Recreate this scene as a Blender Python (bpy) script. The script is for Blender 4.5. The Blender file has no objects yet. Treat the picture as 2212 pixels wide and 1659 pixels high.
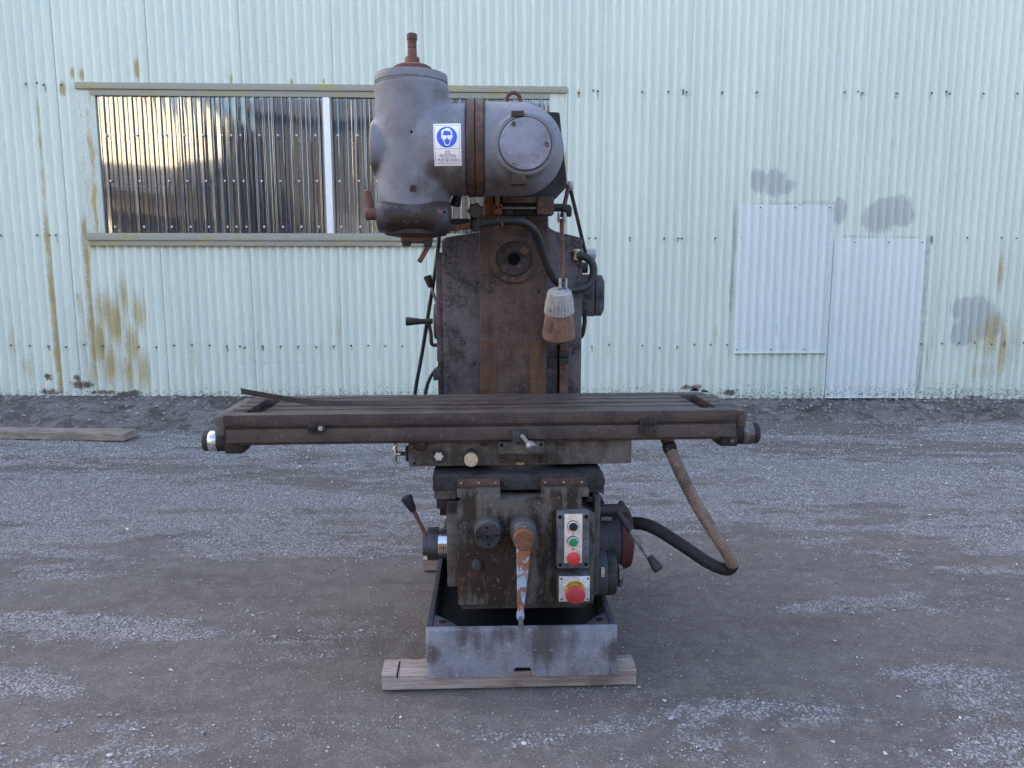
import bpy, bmesh, math, random
import numpy as np
from mathutils import Vector, Matrix
from mathutils.bvhtree import BVHTree

R = math.radians
random.seed(7)
rng = np.random.default_rng(7)
scene = bpy.context.scene
C = scene.collection

# ------------------------------------------------------------------ camera, sky, sun, exposure
CAM_H, PITCH, FPX = 1.30, R(8.3), 1661.0
cam_d = bpy.data.cameras.new('camera')
cam_d.sensor_fit = 'HORIZONTAL'; cam_d.sensor_width = 36.0
cam_d.lens = FPX / 2212.0 * 36.0
cam_d.clip_start = 0.05; cam_d.clip_end = 2000
cam = bpy.data.objects.new('camera', cam_d); C.objects.link(cam)
cam.location = (0, 0, CAM_H); cam.rotation_euler = (R(90) - PITCH, 0, 0)
scene.camera = cam

SUN_EL, SUN_AZ = R(25), R(-45)
world = bpy.data.worlds.new('World'); scene.world = world; world.use_nodes = True
wn = world.node_tree.nodes; wl = world.node_tree.links
bg = wn['Background']; sky = wn.new('ShaderNodeTexSky'); sky.sky_type = 'NISHITA'
sky.sun_disc = False; sky.sun_elevation = SUN_EL; sky.sun_rotation = SUN_AZ
sky.air_density = 1.0; sky.dust_density = 4.0; sky.ozone_density = 0.6
wl.new(sky.outputs[0], bg.inputs[0]); bg.inputs[1].default_value = 0.15
sun_d = bpy.data.lights.new('sun', 'SUN'); sun_d.energy = 5.0; sun_d.angle = R(0.53)
sun_d.color = (1.0, 0.93, 0.82)
sun = bpy.data.objects.new('sun', sun_d); C.objects.link(sun)
sun.rotation_euler = (-(R(90) - SUN_EL), 0, -SUN_AZ)
vs = scene.view_settings
scene.display_settings.display_device = 'sRGB'
vs.view_transform = 'Standard'; vs.look = 'None'; vs.gamma = 1.0; vs.use_curve_mapping = False
vs.exposure = 2.7
scene.cycles.max_bounces = 5; scene.cycles.transparent_max_bounces = 8
scene.cycles.caustics_reflective = False; scene.cycles.caustics_refractive = False

# ------------------------------------------------------------------ measuring: a point of the survey picture on a plane of the place
class Frame:
    def __init__(s, ox, oy, yaw):
        s.o = Vector((ox, oy, 0)); s.yaw = yaw; s.c = math.cos(yaw); s.s = math.sin(yaw)
    def loc(s, w):
        d = w - s.o
        return Vector((d.x * s.c + d.y * s.s, -d.x * s.s + d.y * s.c, d.z))
    def ray(s, p):
        a = (p[0] - 1106.0) / FPX; b = (829.5 - p[1]) / FPX
        w = Vector((a, math.cos(PITCH) + b * math.sin(PITCH), -math.sin(PITCH) + b * math.cos(PITCH)))
        o = s.loc(Vector((0, 0, CAM_H))); e = s.loc(Vector((0, 0, CAM_H)) + w)
        return o, e - o
    def P(s, p, ly):
        o, d = s.ray(p); t = (ly - o.y) / d.y
        return o + d * t
    def G(s, p, z):
        o, d = s.ray(p); t = (z - o.z) / d.z
        return o + d * t
    def m(s, p, ly):
        o, d = s.ray(p); return (ly - o.y) / d.y / FPX
ZOOM = {0: (0, 0, 1.0), 1: (740.6, 54.86, .2480), 2: (740.6, 384.0, .2728), 3: (411.5, 795.5, .2976), 4: (1014.9, 795.5, .2976),
        5: (795.5, 1069.8, .2976), 6: (109.7, 109.7, .3472), 7: (0, 548.6, .3472), 8: (1443.9, 274.3, .3472),
        9: (1773.1, 0, .5288), 10: (1206.9, 0, .5288), 11: (0, 0, .5288)}
def Z(n, x, y):
    a = ZOOM[n]; return (a[0] + x * a[2], a[1] + y * a[2])

FM = Frame(0.030, 2.24, R(1.8))                 # the machine
FT = Frame(0.018, 2.60, R(3.5))                 # its swivelled table
FW = Frame(0.0, 6.85, R(2.2))                   # the shed wall
F0 = Frame(0, 0, 0)                             # the yard

# ------------------------------------------------------------------ mesh helpers
def box(bm, x0, x1, y0, y1, z0, z1, bev=0.0, seg=2):
    if x0 > x1: x0, x1 = x1, x0
    if y0 > y1: y0, y1 = y1, y0
    if z0 > z1: z0, z1 = z1, z0
    v = [bm.verts.new((x, y, z)) for x in (x0, x1) for y in (y0, y1) for z in (z0, z1)]
    fs = [bm.faces.new([v[i] for i in q]) for q in ((0, 1, 3, 2), (4, 6, 7, 5), (0, 4, 5, 1), (2, 3, 7, 6), (0, 2, 6, 4), (1, 5, 7, 3))]
    if bev > 0:
        bev = min(bev, .45 * min(x1 - x0, y1 - y0, z1 - z0))
        es = list({e for f in fs for e in f.edges})
        bmesh.ops.bevel(bm, geom=es, offset=bev, segments=seg, affect='EDGES', profile=.6)
def prism(bm, pts, a0, a1, axis='y', bev=0.0, seg=2):
    """outline extruded along an axis. axis y: pts are (x,z); axis x: pts (y,z); axis z: pts (x,y)"""
    def mk(p, a):
        return (p[0], a, p[1]) if axis == 'y' else ((a, p[0], p[1]) if axis == 'x' else (p[0], p[1], a))
    A = [bm.verts.new(mk(p, a0)) for p in pts]; B = [bm.verts.new(mk(p, a1)) for p in pts]
    n = len(pts); fs = [bm.faces.new(A), bm.faces.new(B[::-1])]
    for i in range(n):
        j = (i + 1) % n
        fs.append(bm.faces.new((A[j], A[i], B[i], B[j])))
    bmesh.ops.recalc_face_normals(bm, faces=fs)
    if bev > 0:
        es = list({e for f in fs for e in f.edges})
        bmesh.ops.bevel(bm, geom=es, offset=bev, segments=seg, affect='EDGES', profile=.6, clamp_overlap=True)
def basis(ax):
    ax = Vector(ax).normalized()
    t = Vector((0, 0, 1)) if abs(ax.z) < .9 else Vector((1, 0, 0))
    u = ax.cross(t).normalized(); w = ax.cross(u).normalized()
    return ax, u, w
def lathe(bm, o, ax, prof, seg=32, star=None):
    """prof: (height along axis, radius) list"""
    o = Vector(o); ax, u, w = basis(ax); rings = []
    for h, r in prof:
        ring = []
        for i in range(seg):
            t = 2 * math.pi * i / seg; rr = r * (star(t) if star else 1)
            ring.append(bm.verts.new(o + ax * h + (u * math.cos(t) + w * math.sin(t)) * max(rr, 1e-5)))
        rings.append(ring)
    fs = []
    for a, b in zip(rings, rings[1:]):
        for i in range(seg):
            j = (i + 1) % seg; fs.append(bm.faces.new((a[i], a[j], b[j], b[i])))
    fs.append(bm.faces.new(rings[0][::-1])); fs.append(bm.faces.new(rings[-1]))
    bmesh.ops.recalc_face_normals(bm, faces=fs)
def cyl(bm, a, b, r0, r1=None, seg=24, bev=.002):
    a = Vector(a); b = Vector(b); L = (b - a).length; r1 = r0 if r1 is None else r1
    bev = min(bev, L * .3, r0 * .4, r1 * .4)
    lathe(bm, a, b - a, [(0, r0 - bev), (bev, r0), (L - bev, r1), (L, r1 - bev)], seg)
def hexbolt(bm, o, ax, r, h, washer=0):
    if washer: lathe(bm, o, ax, [(0, r * washer), (h * .2, r * washer)], 20)
    lathe(bm, o, ax, [(0, r), (h * .85, r), (h, r * .85)], 6)
    ax = Vector(ax).normalized()
def smooth_path(pts, n=10):
    pts = [Vector(p) for p in pts]; out = []
    q = [pts[0] * 2 - pts[1]] + pts + [pts[-1] * 2 - pts[-2]]
    for i in range(1, len(q) - 2):
        for k in range(n):
            t = k / n; a, b, c, d = q[i - 1], q[i], q[i + 1], q[i + 2]
            out.append(.5 * ((2 * b) + (c - a) * t + (2 * a - 5 * b + 4 * c - d) * t * t + (3 * b - a - 3 * c + d) * t ** 3))
    out.append(pts[-1]); return out
def tube(bm, path, r, seg=14, rib=0.0, pitch=.008):
    """round hose along a path; rib > 0 gives a ribbed conduit"""
    if rib > 0:
        P = [path[0]]; step = pitch / 4
        for a, b in zip(path, path[1:]):
            L = (b - a).length; k = max(1, int(L / step))
            for i in range(1, k + 1): P.append(a.lerp(b, i / k))
        path = P
    rings = []; u = None; s = 0
    for i, p in enumerate(path):
        d = (path[min(i + 1, len(path) - 1)] - path[max(i - 1, 0)]).normalized()
        if u is None: _, u, _ = basis(d)
        u = (u - d * u.dot(d)).normalized(); w = d.cross(u)
        if i: s += (p - path[i - 1]).length
        rr = (r(i / (len(path) - 1)) if callable(r) else r) + rib * math.sin(2 * math.pi * s / pitch)
        rings.append([bm.verts.new(p + (u * math.cos(2 * math.pi * k / seg) + w * math.sin(2 * math.pi * k / seg)) * rr) for k in range(seg)])
    fs = []
    for a, b in zip(rings, rings[1:]):
        for i in range(seg):
            j = (i + 1) % seg; fs.append(bm.faces.new((a[i], a[j], b[j], b[i])))
    fs.append(bm.faces.new(rings[0][::-1])); fs.append(bm.faces.new(rings[-1]))
    bmesh.ops.recalc_face_normals(bm, faces=fs)
def BM(): return bmesh.new()
def finish(me, sharp=35):
    for p in me.polygons: p.use_smooth = True
    me.set_sharp_from_angle(angle=R(sharp))
def obj(name, bm, m, parent=None, sharp=35, kind=None):
    me = bpy.data.meshes.new(name)
    if isinstance(bm, bmesh.types.BMesh): bm.to_mesh(me); bm.free()
    else: me = bm
    finish(me, sharp)
    if m: me.materials.append(m)
    o = bpy.data.objects.new(name, me); C.objects.link(o)
    if parent: o.parent = parent
    if kind: o['kind'] = kind
    return o
def tag(o, label, cat, group=None):
    o['label'] = label; o['category'] = cat
    if group: o['group'] = group
    return o
def empty(name, loc, rz=0):
    o = bpy.data.objects.new(name, None); C.objects.link(o); o.location = loc; o.rotation_euler = (0, 0, rz)
    o.empty_display_size = .1; return o
def text_mesh(s, size, sx=1.0):
    cu = bpy.data.curves.new('lettering', 'FONT'); cu.body = s; cu.size = size; cu.align_x = 'CENTER'; cu.align_y = 'CENTER'
    t = bpy.data.objects.new('lettering', cu); C.objects.link(t)
    dg = bpy.context.evaluated_depsgraph_get(); dg.update()
    me = bpy.data.meshes.new_from_object(t.evaluated_get(dg))
    bpy.data.objects.remove(t); bpy.data.curves.remove(cu)
    for v in me.vertices: v.co.x *= sx
    return me
def vnoise(x, y, seed=0):
    r = np.random.default_rng(seed).random((256, 256))
    xi = np.floor(x).astype(int); yi = np.floor(y).astype(int); fx = x - xi; fy = y - yi
    fx = fx * fx * (3 - 2 * fx); fy = fy * fy * (3 - 2 * fy)
    g = lambda a, b: r[a % 256, b % 256]
    return (g(xi, yi) * (1 - fx) + g(xi + 1, yi) * fx) * (1 - fy) + (g(xi, yi + 1) * (1 - fx) + g(xi + 1, yi + 1) * fx) * fy
def fbm(x, y, seed=0, oct=5):
    s = 0; a = .5; t = 0
    for i in range(oct):
        s = s + a * vnoise(x * 2 ** i + 17.3 * i, y * 2 ** i + 9.1 * i, seed + i); t += a; a *= .55
    return s / t

# ------------------------------------------------------------------ materials
class NT:
    def __init__(s, name):
        s.mat = bpy.data.materials.new(name); s.mat.use_nodes = True; s.t = s.mat.node_tree
        s.t.nodes.clear(); s.out = s.n('ShaderNodeOutputMaterial')
    def n(s, typ, **kw):
        nd = s.t.nodes.new(typ)
        for k, v in kw.items(): setattr(nd, k, v)
        return nd
    def l(s, a, b): s.t.links.new(a, b)
    def setv(s, inp, v):
        if isinstance(v, bpy.types.NodeSocket): s.l(v, inp)
        elif isinstance(v, (tuple, list)) and len(v) == 3 and inp.type == 'RGBA': inp.default_value = (*v, 1)
        else: inp.default_value = v
    def coord(s, scale=(1, 1, 1), rot=(0, 0, 0), what='Object'):
        tc = s.n('ShaderNodeTexCoord'); mp = s.n('ShaderNodeMapping')
        mp.inputs['Scale'].default_value = scale; mp.inputs['Rotation'].default_value = rot
        s.l(tc.outputs[what], mp.inputs[0]); return mp.outputs[0]
    def noise(s, co, scale, detail=6, rough=.6, dist=0):
        nd = s.n('ShaderNodeTexNoise'); nd.inputs['Scale'].default_value = scale; nd.inputs['Detail'].default_value = detail
        nd.inputs['Roughness'].default_value = rough; nd.inputs['Distortion'].default_value = dist
        s.l(co, nd.inputs['Vector']); return nd.outputs[0]
    def ramp(s, f, a, b):
        nd = s.n('ShaderNodeMapRange'); nd.interpolation_type = 'SMOOTHSTEP'
        s.setv(nd.inputs[0], f); nd.inputs[1].default_value = a; nd.inputs[2].default_value = b
        return nd.outputs[0]
    def math(s, op, a, b=0.0, clamp=False):
        nd = s.n('ShaderNodeMath', operation=op, use_clamp=clamp); s.setv(nd.inputs[0], a); s.setv(nd.inputs[1], b); return nd.outputs[0]
    def mix(s, f, a, b, blend='MIX'):
        nd = s.n('ShaderNodeMix', data_type='RGBA', blend_type=blend); s.setv(nd.inputs[0], f); s.setv(nd.inputs[6], a); s.setv(nd.inputs[7], b)
        return nd.outputs[2]
    def fmix(s, f, a, b):
        nd = s.n('ShaderNodeMix', data_type='FLOAT'); s.setv(nd.inputs[0], f); s.setv(nd.inputs[2], a); s.setv(nd.inputs[3], b); return nd.outputs[0]
    def bump(s, h, strength, dist=.002):
        nd = s.n('ShaderNodeBump'); nd.inputs['Strength'].default_value = strength; nd.inputs['Distance'].default_value = dist
        s.l(h, nd.inputs['Height']); return nd.outputs[0]
    def attr(s, name, kind='GEOMETRY'):
        nd = s.n('ShaderNodeAttribute', attribute_type=kind, attribute_name=name); return nd
    def bsdf(s, col, rough=.6, metal=0.0, normal=None, spec=.5, **kw):
        b = s.n('ShaderNodeBsdfPrincipled'); s.setv(b.inputs['Base Color'], col); s.setv(b.inputs['Roughness'], rough)
        s.setv(b.inputs['Metallic'], metal); b.inputs['Specular IOR Level'].default_value = spec
        if normal: s.l(normal, b.inputs['Normal'])
        for k, v in kw.items(): s.setv(b.inputs[k], v)
        s.l(b.outputs[0], s.out.inputs[0]); return b

def worn(name, base, grime, rust, g=(.45, .65), r=(.58, .70), scale=9, streak=0.0, rough=(.42, .75), metal=0.0, fine=.25, bump=.25,
         cracks=0, spec=.16, horiz=False, blobs=(), rblobs=()):
    """old painted or bare casting: base colour, soaked-in grime, rust patches, drips, fine speckle; blobs are oil stains (x, y, z, radius, strength)"""
    n = NT(name); co = n.coord()
    def push(f, bl):
        for x, y, z, rad_, s in bl:
            vm = n.n('ShaderNodeVectorMath', operation='DISTANCE'); n.l(co, vm.inputs[0]); vm.inputs[1].default_value = (x, y, z)
            f = n.math('ADD', f, n.math('MULTIPLY', n.ramp(vm.outputs['Value'], rad_, rad_ * .15), s))
        return f
    a = n.noise(co, scale, 9, .66, .35); big = n.noise(co, scale * .3, 4, .55)
    st = n.noise(n.coord((1, .7, .16) if not horiz else (.10, 1, 1)), scale * 4, 7, .62, .5)
    a2 = n.math('ADD', n.fmix(streak, a, st), n.math('MULTIPLY', n.math('SUBTRACT', big, .5), .5))
    a2 = push(a2, blobs)
    c = n.mix(n.ramp(a2, g[0], g[1]), base, grime)
    b = n.noise(n.coord((1, 1, .5), (0, 0, .6)), scale * 1.7, 9, .7, .5)
    b2 = push(n.fmix(streak * .6, b, st), rblobs)
    c = n.mix(n.ramp(b2, r[0], r[1]), c, rust)
    m_ = n.noise(co, scale * 3.3, 5, .6)
    c = n.mix(n.math('MULTIPLY', n.ramp(m_, .42, .66), .24), c, tuple(x * .55 for x in grime))
    f = n.noise(co, 160, 4, .7)
    c = n.mix(n.math('MULTIPLY', n.ramp(f, .40, .62), fine), c, tuple(x * .35 for x in grime))
    f2 = n.noise(co, 62, 4, .65)
    c = n.mix(n.math('MULTIPLY', n.ramp(f2, .58, .68), fine * 1.3), c, tuple(min(1, x * 1.6 + .015) for x in base))
    rg = n.fmix(a, rough[0], rough[1])
    h = n.math('ADD', n.math('MULTIPLY', f, .5), n.math('MULTIPLY', n.noise(co, 38, 5, .6), 1.0))
    if cracks:
        vo = n.n('ShaderNodeTexVoronoi', feature='DISTANCE_TO_EDGE'); vo.inputs['Scale'].default_value = 34
        dn = n.n('ShaderNodeVectorMath', operation='MULTIPLY_ADD')
        nz = n.n('ShaderNodeTexNoise'); nz.inputs['Scale'].default_value = 20; n.l(co, nz.inputs['Vector'])
        n.l(nz.outputs[1], dn.inputs[0]); dn.inputs[1].default_value = (.06, .06, .06); n.l(co, dn.inputs[2])
        n.l(dn.outputs[0], vo.inputs['Vector'])
        ck = n.math('MULTIPLY', n.math('SUBTRACT', 1.0, n.ramp(vo.outputs[0], .0, .07)), n.ramp(a, .46, .58))
        c = n.mix(n.math('MULTIPLY', ck, .8), c, tuple(x * .25 for x in grime))
        h = n.math('SUBTRACT', h, n.math('MULTIPLY', ck, 2.0))
    n.bsdf(c, rg, metal, n.bump(h, bump, .0015), spec)
    return n.mat
def plain(name, col, rough=.5, metal=0.0, var=.25, bump=.15, spec=.5):
    n = NT(name); co = n.coord(); a = n.noise(co, 24, 6, .65)
    c = n.mix(n.ramp(a, .35, .7), col, tuple(x * (1 - var) for x in col))
    n.bsdf(c, n.fmix(a, rough * .8, min(1, rough * 1.25)), metal, n.bump(n.noise(co, 90, 4, .6), bump, .001), spec); return n.mat

M = {}
def HP(z, x, y, ly, r, s): q = FM.P(Z(z, x, y), ly); return (q.x, q.y, q.z, r, s)
M['head'] = worn('head_paint', (.188, .187, .215), (.082, .066, .060), (.13, .075, .055), g=(.52, .78), r=(.67, .75), scale=4.5, streak=.35, fine=.14,
                 blobs=[HP(1, 930, 1400, .22, .13, .30), HP(1, 760, 1260, .20, .07, .14), HP(1, 280, 1230, .30, .07, .30), HP(1, 290, 930, .28, .05, .18), HP(1, 330, 560, .26, .06, .10), HP(1, 1300, 1350, .20, .12, .22), HP(1, 1060, 1050, .18, .05, .12), HP(1, 1500, 1440, .24, .12, .18), HP(1, 620, 1010, .21, .025, .12), HP(1, 650, 1420, .21, .05, .12), HP(1, 1390, 1000, .17, .03, .12), HP(1, 850, 560, .26, .05, .12)],
                 rblobs=[HP(1, 1800, 830, .24, .05, .10), HP(1, 1620, 1410, .22, .04, .12), HP(1, 1400, 850, .18, .02, .14)])
M['headdark'] = worn('housing_paint', (0.089, 0.085, 0.102), (0.043, 0.032, 0.027), (0.136, 0.072, 0.055), g=(.44, .60), r=(.64, .70), scale=9, fine=.3, rough=(.28, .55),
                     blobs=[HP(2, 560, 400, .19, .10, .25)], rblobs=[HP(2, 770, 265, .19, .022, .2)])
M['cover'] = worn('cover_paint', (.26, .262, .325), (.185, .172, .20), (.13, .09, .07), g=(.5, .72), r=(.70, .76), scale=7, fine=.15)
M['column'] = worn('column_paint', (0.126, 0.109, 0.114), (0.047, 0.038, 0.038), (0.102, 0.063, 0.045), g=(.42, .66), r=(.64, .74), scale=7, streak=.3, cracks=1, bump=.6)
M['way'] = worn('way_rust', (.112, .073, .060), (.052, .035, .031), (.155, .076, .042), g=(.42, .64), r=(.56, .70), scale=8, streak=.3, fine=.35)
M['knee'] = worn('knee_paint', (0.119, 0.104, 0.090), (0.034, 0.024, 0.020), (0.078, 0.041, 0.029), g=(.42, .56), r=(.54, .64), scale=8, streak=.6, rough=(.3, .6), fine=.3,
                 blobs=[HP(5, 850, 560, .1, .16, .12), HP(5, 700, 130, .1, .10, .10)], rblobs=[HP(5, 780, 620, .1, .12, .10), HP(5, 1000, 450, .1, .08, .08)])
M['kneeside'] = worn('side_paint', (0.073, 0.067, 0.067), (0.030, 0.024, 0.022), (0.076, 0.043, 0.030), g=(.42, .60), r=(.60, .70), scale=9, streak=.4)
M['saddle'] = worn('saddle_paint', (0.138, 0.118, 0.104), (0.052, 0.040, 0.034), (0.098, 0.053, 0.035), g=(.42, .60), r=(.57, .68), scale=8, streak=.3)
M['saddledark'] = worn('slide_steel', (0.049, 0.045, 0.048), (0.024, 0.020, 0.019), (0.073, 0.043, 0.034), g=(.42, .60), r=(.55, .68), scale=12, streak=.2)
M['table'] = worn('table_rust', (0.083, 0.058, 0.050), (0.040, 0.030, 0.027), (0.104, 0.056, 0.041), g=(.42, .62), r=(.57, .72), scale=7, streak=.35, horiz=True, rough=(.45, .75), fine=.35, spec=.3)
M['tabletop'] = worn('table_top_rust', (0.085, 0.065, 0.060), (0.031, 0.025, 0.022), (0.122, 0.065, 0.045), g=(.42, .62), r=(.54, .68), scale=7, streak=.5, horiz=True, rough=(.35, .6), fine=.35)
M['base'] = worn('base_paint', (.225, .222, .255), (.088, .074, .075), (.12, .076, .062), g=(.44, .66), r=(.66, .74), scale=5, streak=.4, fine=.3,
                 blobs=[HP(5, 1300, 1050, 0, .12, .12), HP(5, 440, 1150, 0, .06, .2), HP(5, 1790, 1120, 0, .06, .2), HP(5, 700, 1000, 0, .08, .12), HP(5, 1000, 1010, 0, .06, .12)])
M['pan'] = plain('oily_pan', (.008, .009, .013), .5, 0, .4, .15, .2)
M['black'] = plain('black_rubber', (.020, .020, .022), .5, 0, .35, .15, .3)
M['dark'] = plain('dark_steel', (.034, .028, .027), .55, .0, .4, .2, .25)
M['strip'] = worn('strip_rust', (.060, .042, .034), (.035, .026, .023), (.10, .052, .034), scale=12, fine=.3)
M['glass'] = plain('oily_glass', (.52, .46, .36), .2, 0, .3)
M['rust'] = worn('heavy_rust', (.20, .085, .045), (.095, .045, .032), (.30, .115, .035), g=(.42, .62), r=(.55, .68), scale=18, fine=.4, rough=(.6, .85), spec=.2)
M['redrust'] = worn('red_rust', (.17, .075, .060), (.10, .050, .042), (.22, .095, .070), g=(.42, .62), r=(.55, .68), scale=22, fine=.4, rough=(.6, .85), spec=.2)
M['browniron'] = worn('brown_iron', (.115, .065, .047), (.055, .036, .030), (.20, .085, .035), g=(.40, .62), r=(.60, .72), scale=12, fine=.4, rough=(.55, .8), spec=.25)
M['chrome'] = worn('worn_chrome', (.62, .63, .66), (.42, .38, .36), (.22, .11, .06), g=(.5, .8), r=(.60, .70), scale=22, metal=.9, rough=(.12, .35), fine=.15, bump=.05)
M['steel'] = worn('dull_steel', (.25, .24, .24), (.12, .10, .095), (.15, .08, .05), g=(.42, .66), r=(.6, .72), scale=22, metal=.6, rough=(.3, .6), fine=.3)
M['brass'] = worn('pale_brass', (.60, .46, .33), (.40, .27, .18), (.30, .16, .09), g=(.45, .7), r=(.60, .72), scale=30, metal=.3, rough=(.4, .6), fine=.3)
M['galv'] = worn('weathered_alloy', (.42, .40, .42), (.26, .24, .25), (.15, .10, .08), g=(.45, .7), r=(.62, .72), scale=26, rough=(.5, .8), fine=.3)
M['crank'] = worn('crank_paint', (.27, .105, .048), (.15, .075, .05), (.30, .38, .50), g=(.45, .7), r=(.49, .52), scale=11, fine=.2, rough=(.55, .8), spec=.25)
M['motor'] = worn('motor_grey', (0.060, 0.058, 0.066), (0.036, 0.032, 0.034), (0.072, 0.048, 0.040), g=(.42, .65), r=(.64, .72), scale=10)
M['motorred'] = worn('motor_red', (.085, .027, .026), (.045, .022, .021), (.075, .070, .072), g=(.45, .7), r=(.60, .63), scale=12, fine=.2, rblobs=[HP(4, 1110, 1060, .20, .09, .3), HP(4, 1130, 1330, .2, .03, .1)])
M['hose'] = worn('conduit_skin', (.215, .150, .115), (.095, .064, .050), (.045, .036, .032), g=(.38, .60), r=(.60, .72), scale=7, fine=.25, rough=(.5, .75))
M['hosedark'] = worn('dark_hose_skin', (0.034, 0.028, 0.028), (0.023, 0.020, 0.021), (0.064, 0.038, 0.032), g=(.42, .62), r=(.62, .74), scale=10, fine=.2)
M['ctrl'] = worn('control_box_paint', (.115, .118, .128), (.07, .066, .068), (.42, .41, .40), g=(.42, .66), r=(.69, .72), scale=26, fine=.2)
M['plate'] = worn('control_plate', (.70, .58, .50), (.55, .42, .33), (.42, .29, .19), g=(.45, .7), r=(.60, .74), scale=24, fine=.12, rough=(.4, .6))
M['silver'] = worn('silver_plate', (.62, .62, .63), (.42, .41, .41), (.26, .21, .18), g=(.42, .7), r=(.64, .74), scale=26, fine=.2, rough=(.35, .55), metal=.2)
M['redbtn'] = plain('red_button', (.52, .035, .045), .38, 0, .2, .03)
M['redstop'] = plain('red_mushroom', (.36, .028, .034), .5, 0, .25, .05)
M['greenbtn'] = plain('green_button', (.02, .22, .09), .35, 0, .3, .03)
M['yellow'] = plain('yellow_legend', (.62, .43, .035), .5, 0, .25, .03)
M['ink'] = plain('black_ink', (.006, .006, .007), .9, 0, .1, 0, .05)
M['purpleink'] = plain('faded_ink', (.07, .055, .13), .6, 0, .1, 0)
M['stickerwhite'] = plain('sticker_white', (.84, .80, .80), .45, 0, .08, 0)
M['stickerblue'] = plain('sticker_blue', (.03, .10, .62), .4, 0, .1, 0)
M['whitecap'] = worn('white_lamp_cap', (.40, .375, .37), (.27, .245, .235), (.06, .045, .035), g=(.42, .66), r=(.61, .66), scale=26, fine=.25, rough=(.6, .85))
M['shade'] = worn('rusty_shade', (.20, .115, .085), (.12, .068, .052), (.25, .105, .045), g=(.42, .66), r=(.60, .70), scale=16, fine=.3, rough=(.6, .85), spec=.25)
M['lever'] = worn('lever_rod', (.20, .19, .165), (.10, .09, .08), (.07, .05, .04), g=(.45, .66), r=(.6, .7), scale=20, fine=.2)
M['armrust'] = worn('arm_rust', (.15, .075, .060), (.09, .050, .043), (.18, .085, .055), scale=16, fine=.25, rough=(.55, .8))
M['armdark'] = worn('arm_dark', (.055, .045, .037), (.034, .028, .025), (.09, .055, .04), scale=16, fine=.25)

def wood(name, a, b, c):
    n = NT(name); g = n.noise(n.coord((1.2, 14, 14)), 6, 9, .65, .6); k = n.noise(n.coord((.8, 40, 40)), 5, 5, .7); p = n.noise(n.coord(), 5, 5, .6)
    col = n.mix(n.ramp(g, .35, .65), a, b); col = n.mix(n.math('MULTIPLY', n.ramp(k, .52, .72), .7), col, c); col = n.mix(n.math('MULTIPLY', n.ramp(p, .5, .75), .5), col, c)
    col = n.mix(n.math('MULTIPLY', n.ramp(n.noise(n.coord((.5, 3, 3)), 4, 6, .7), .50, .64), .55), col, c); col = n.mix(n.math('MULTIPLY', n.ramp(n.noise(n.coord((.35, 60, 60)), 5, 4, .7), .60, .66), .8), col, tuple(x * .3 for x in c))
    n.bsdf(col, .88, 0, n.bump(n.math('ADD', g, k), .7, .004), .15); return n.mat
M['wood'] = wood('old_timber', (.43, .34, .305), (.31, .238, .212), (.15, .112, .098))
M['woodtop'] = wood('plank_timber', (.34, .27, .225), (.25, .195, .165), (.13, .10, .082))
# ------------------------------------------------------------------ the yard
def gravel_mask(X, Y):
    n1 = fbm(X * .45 + 3, Y * 2.3 + 11, 21, 5); n2 = fbm(X * 1.2 + 9, Y * 4.4, 33, 5); n3 = fbm(X * 3.4, Y * 11, 41, 4)
    far = np.clip((Y - 3.3) / .9, 0, 1) * np.clip((6.6 - Y) / .5, .4, 1)
    v = .36 * n1 + .30 * n2 + .34 * n3 - .52 + .13 * far
    def blob(px, py, rx, ry, a):
        c = F0.G((px, py), 0); ex = F0.G((px + rx, py), 0).x - c.x; ey = abs(F0.G((px, py - ry), 0).y - F0.G((px, py + ry), 0).y) / 2
        return a * np.exp(-(((X - c.x) / ex) ** 2 + ((Y - c.y) / ey) ** 2))
    for b in ((1480, 1550, 170, 50, .10), (2050, 1580, 170, 60, .06), (1420, 1400, 90, 25, .12), (330, 1350, 120, 30, .14), (420, 1150, 300, 50, .13),
              (2050, 1450, 140, 50, .07), (250, 1560, 160, 40, .05), (1750, 1300, 400, 22, .08), (120, 1230, 120, 25, .06), (1900, 1130, 300, 50, .06),
              (1300, 1590, 120, 25, .10), (640, 1390, 120, 20, .06), (100, 1480, 120, 40, .05), (900, 1620, 200, 22, .04), (700, 1000, 300, 30, .05)):
        v = v + blob(*b)
    for b in ((600, 1480, 420, 70, .12), (700, 1250, 220, 40, .10), (1650, 1400, 160, 20, .06), (250, 1420, 230, 24, .08), (1700, 1200, 200, 25, .08), (900, 1180, 200, 30, .06)):
        v = v - blob(*b)
    return np.clip(v * 5.2 + .33, 0, 1)
gx = np.concatenate([[-400, -120, -40, -15, -9], np.arange(-6, 6.001, .04), [9, 15, 40, 120, 400]])
gy = np.concatenate([[-400, -120, -40, -15, -6, -2, 0], np.arange(.9, 7.2, .03), [9, 15, 40, 120, 400]])
GX, GY = np.meshgrid(gx, gy)
near = ((abs(GX) < 6.1) & (GY > .8) & (GY < 7.2)).astype(float)
GM = gravel_mask(GX, GY) * near + (1 - near) * .5
def ground_h(X, Y): return (fbm(X * .8, Y * 1.4, 5, 4) - .5) * .028 + (fbm(X * 6, Y * 6, 8, 3) - .5) * .006
GZ = ground_h(GX, GY) * near - .004
nyy, nxx = GX.shape
gv = np.stack([GX.ravel(), GY.ravel(), GZ.ravel()], 1)
ii = (np.arange(nyy - 1)[:, None] * nxx + np.arange(nxx - 1)[None]).ravel()
gf = np.stack([ii, ii + 1, ii + nxx + 1, ii + nxx], 1)
me = bpy.data.meshes.new('ground'); me.from_pydata(gv.tolist(), [], gf.tolist())
at_ = me.attributes.new('gravel', 'FLOAT', 'POINT'); at_.data.foreach_set('value', GM.ravel().astype(np.float32))
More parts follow.
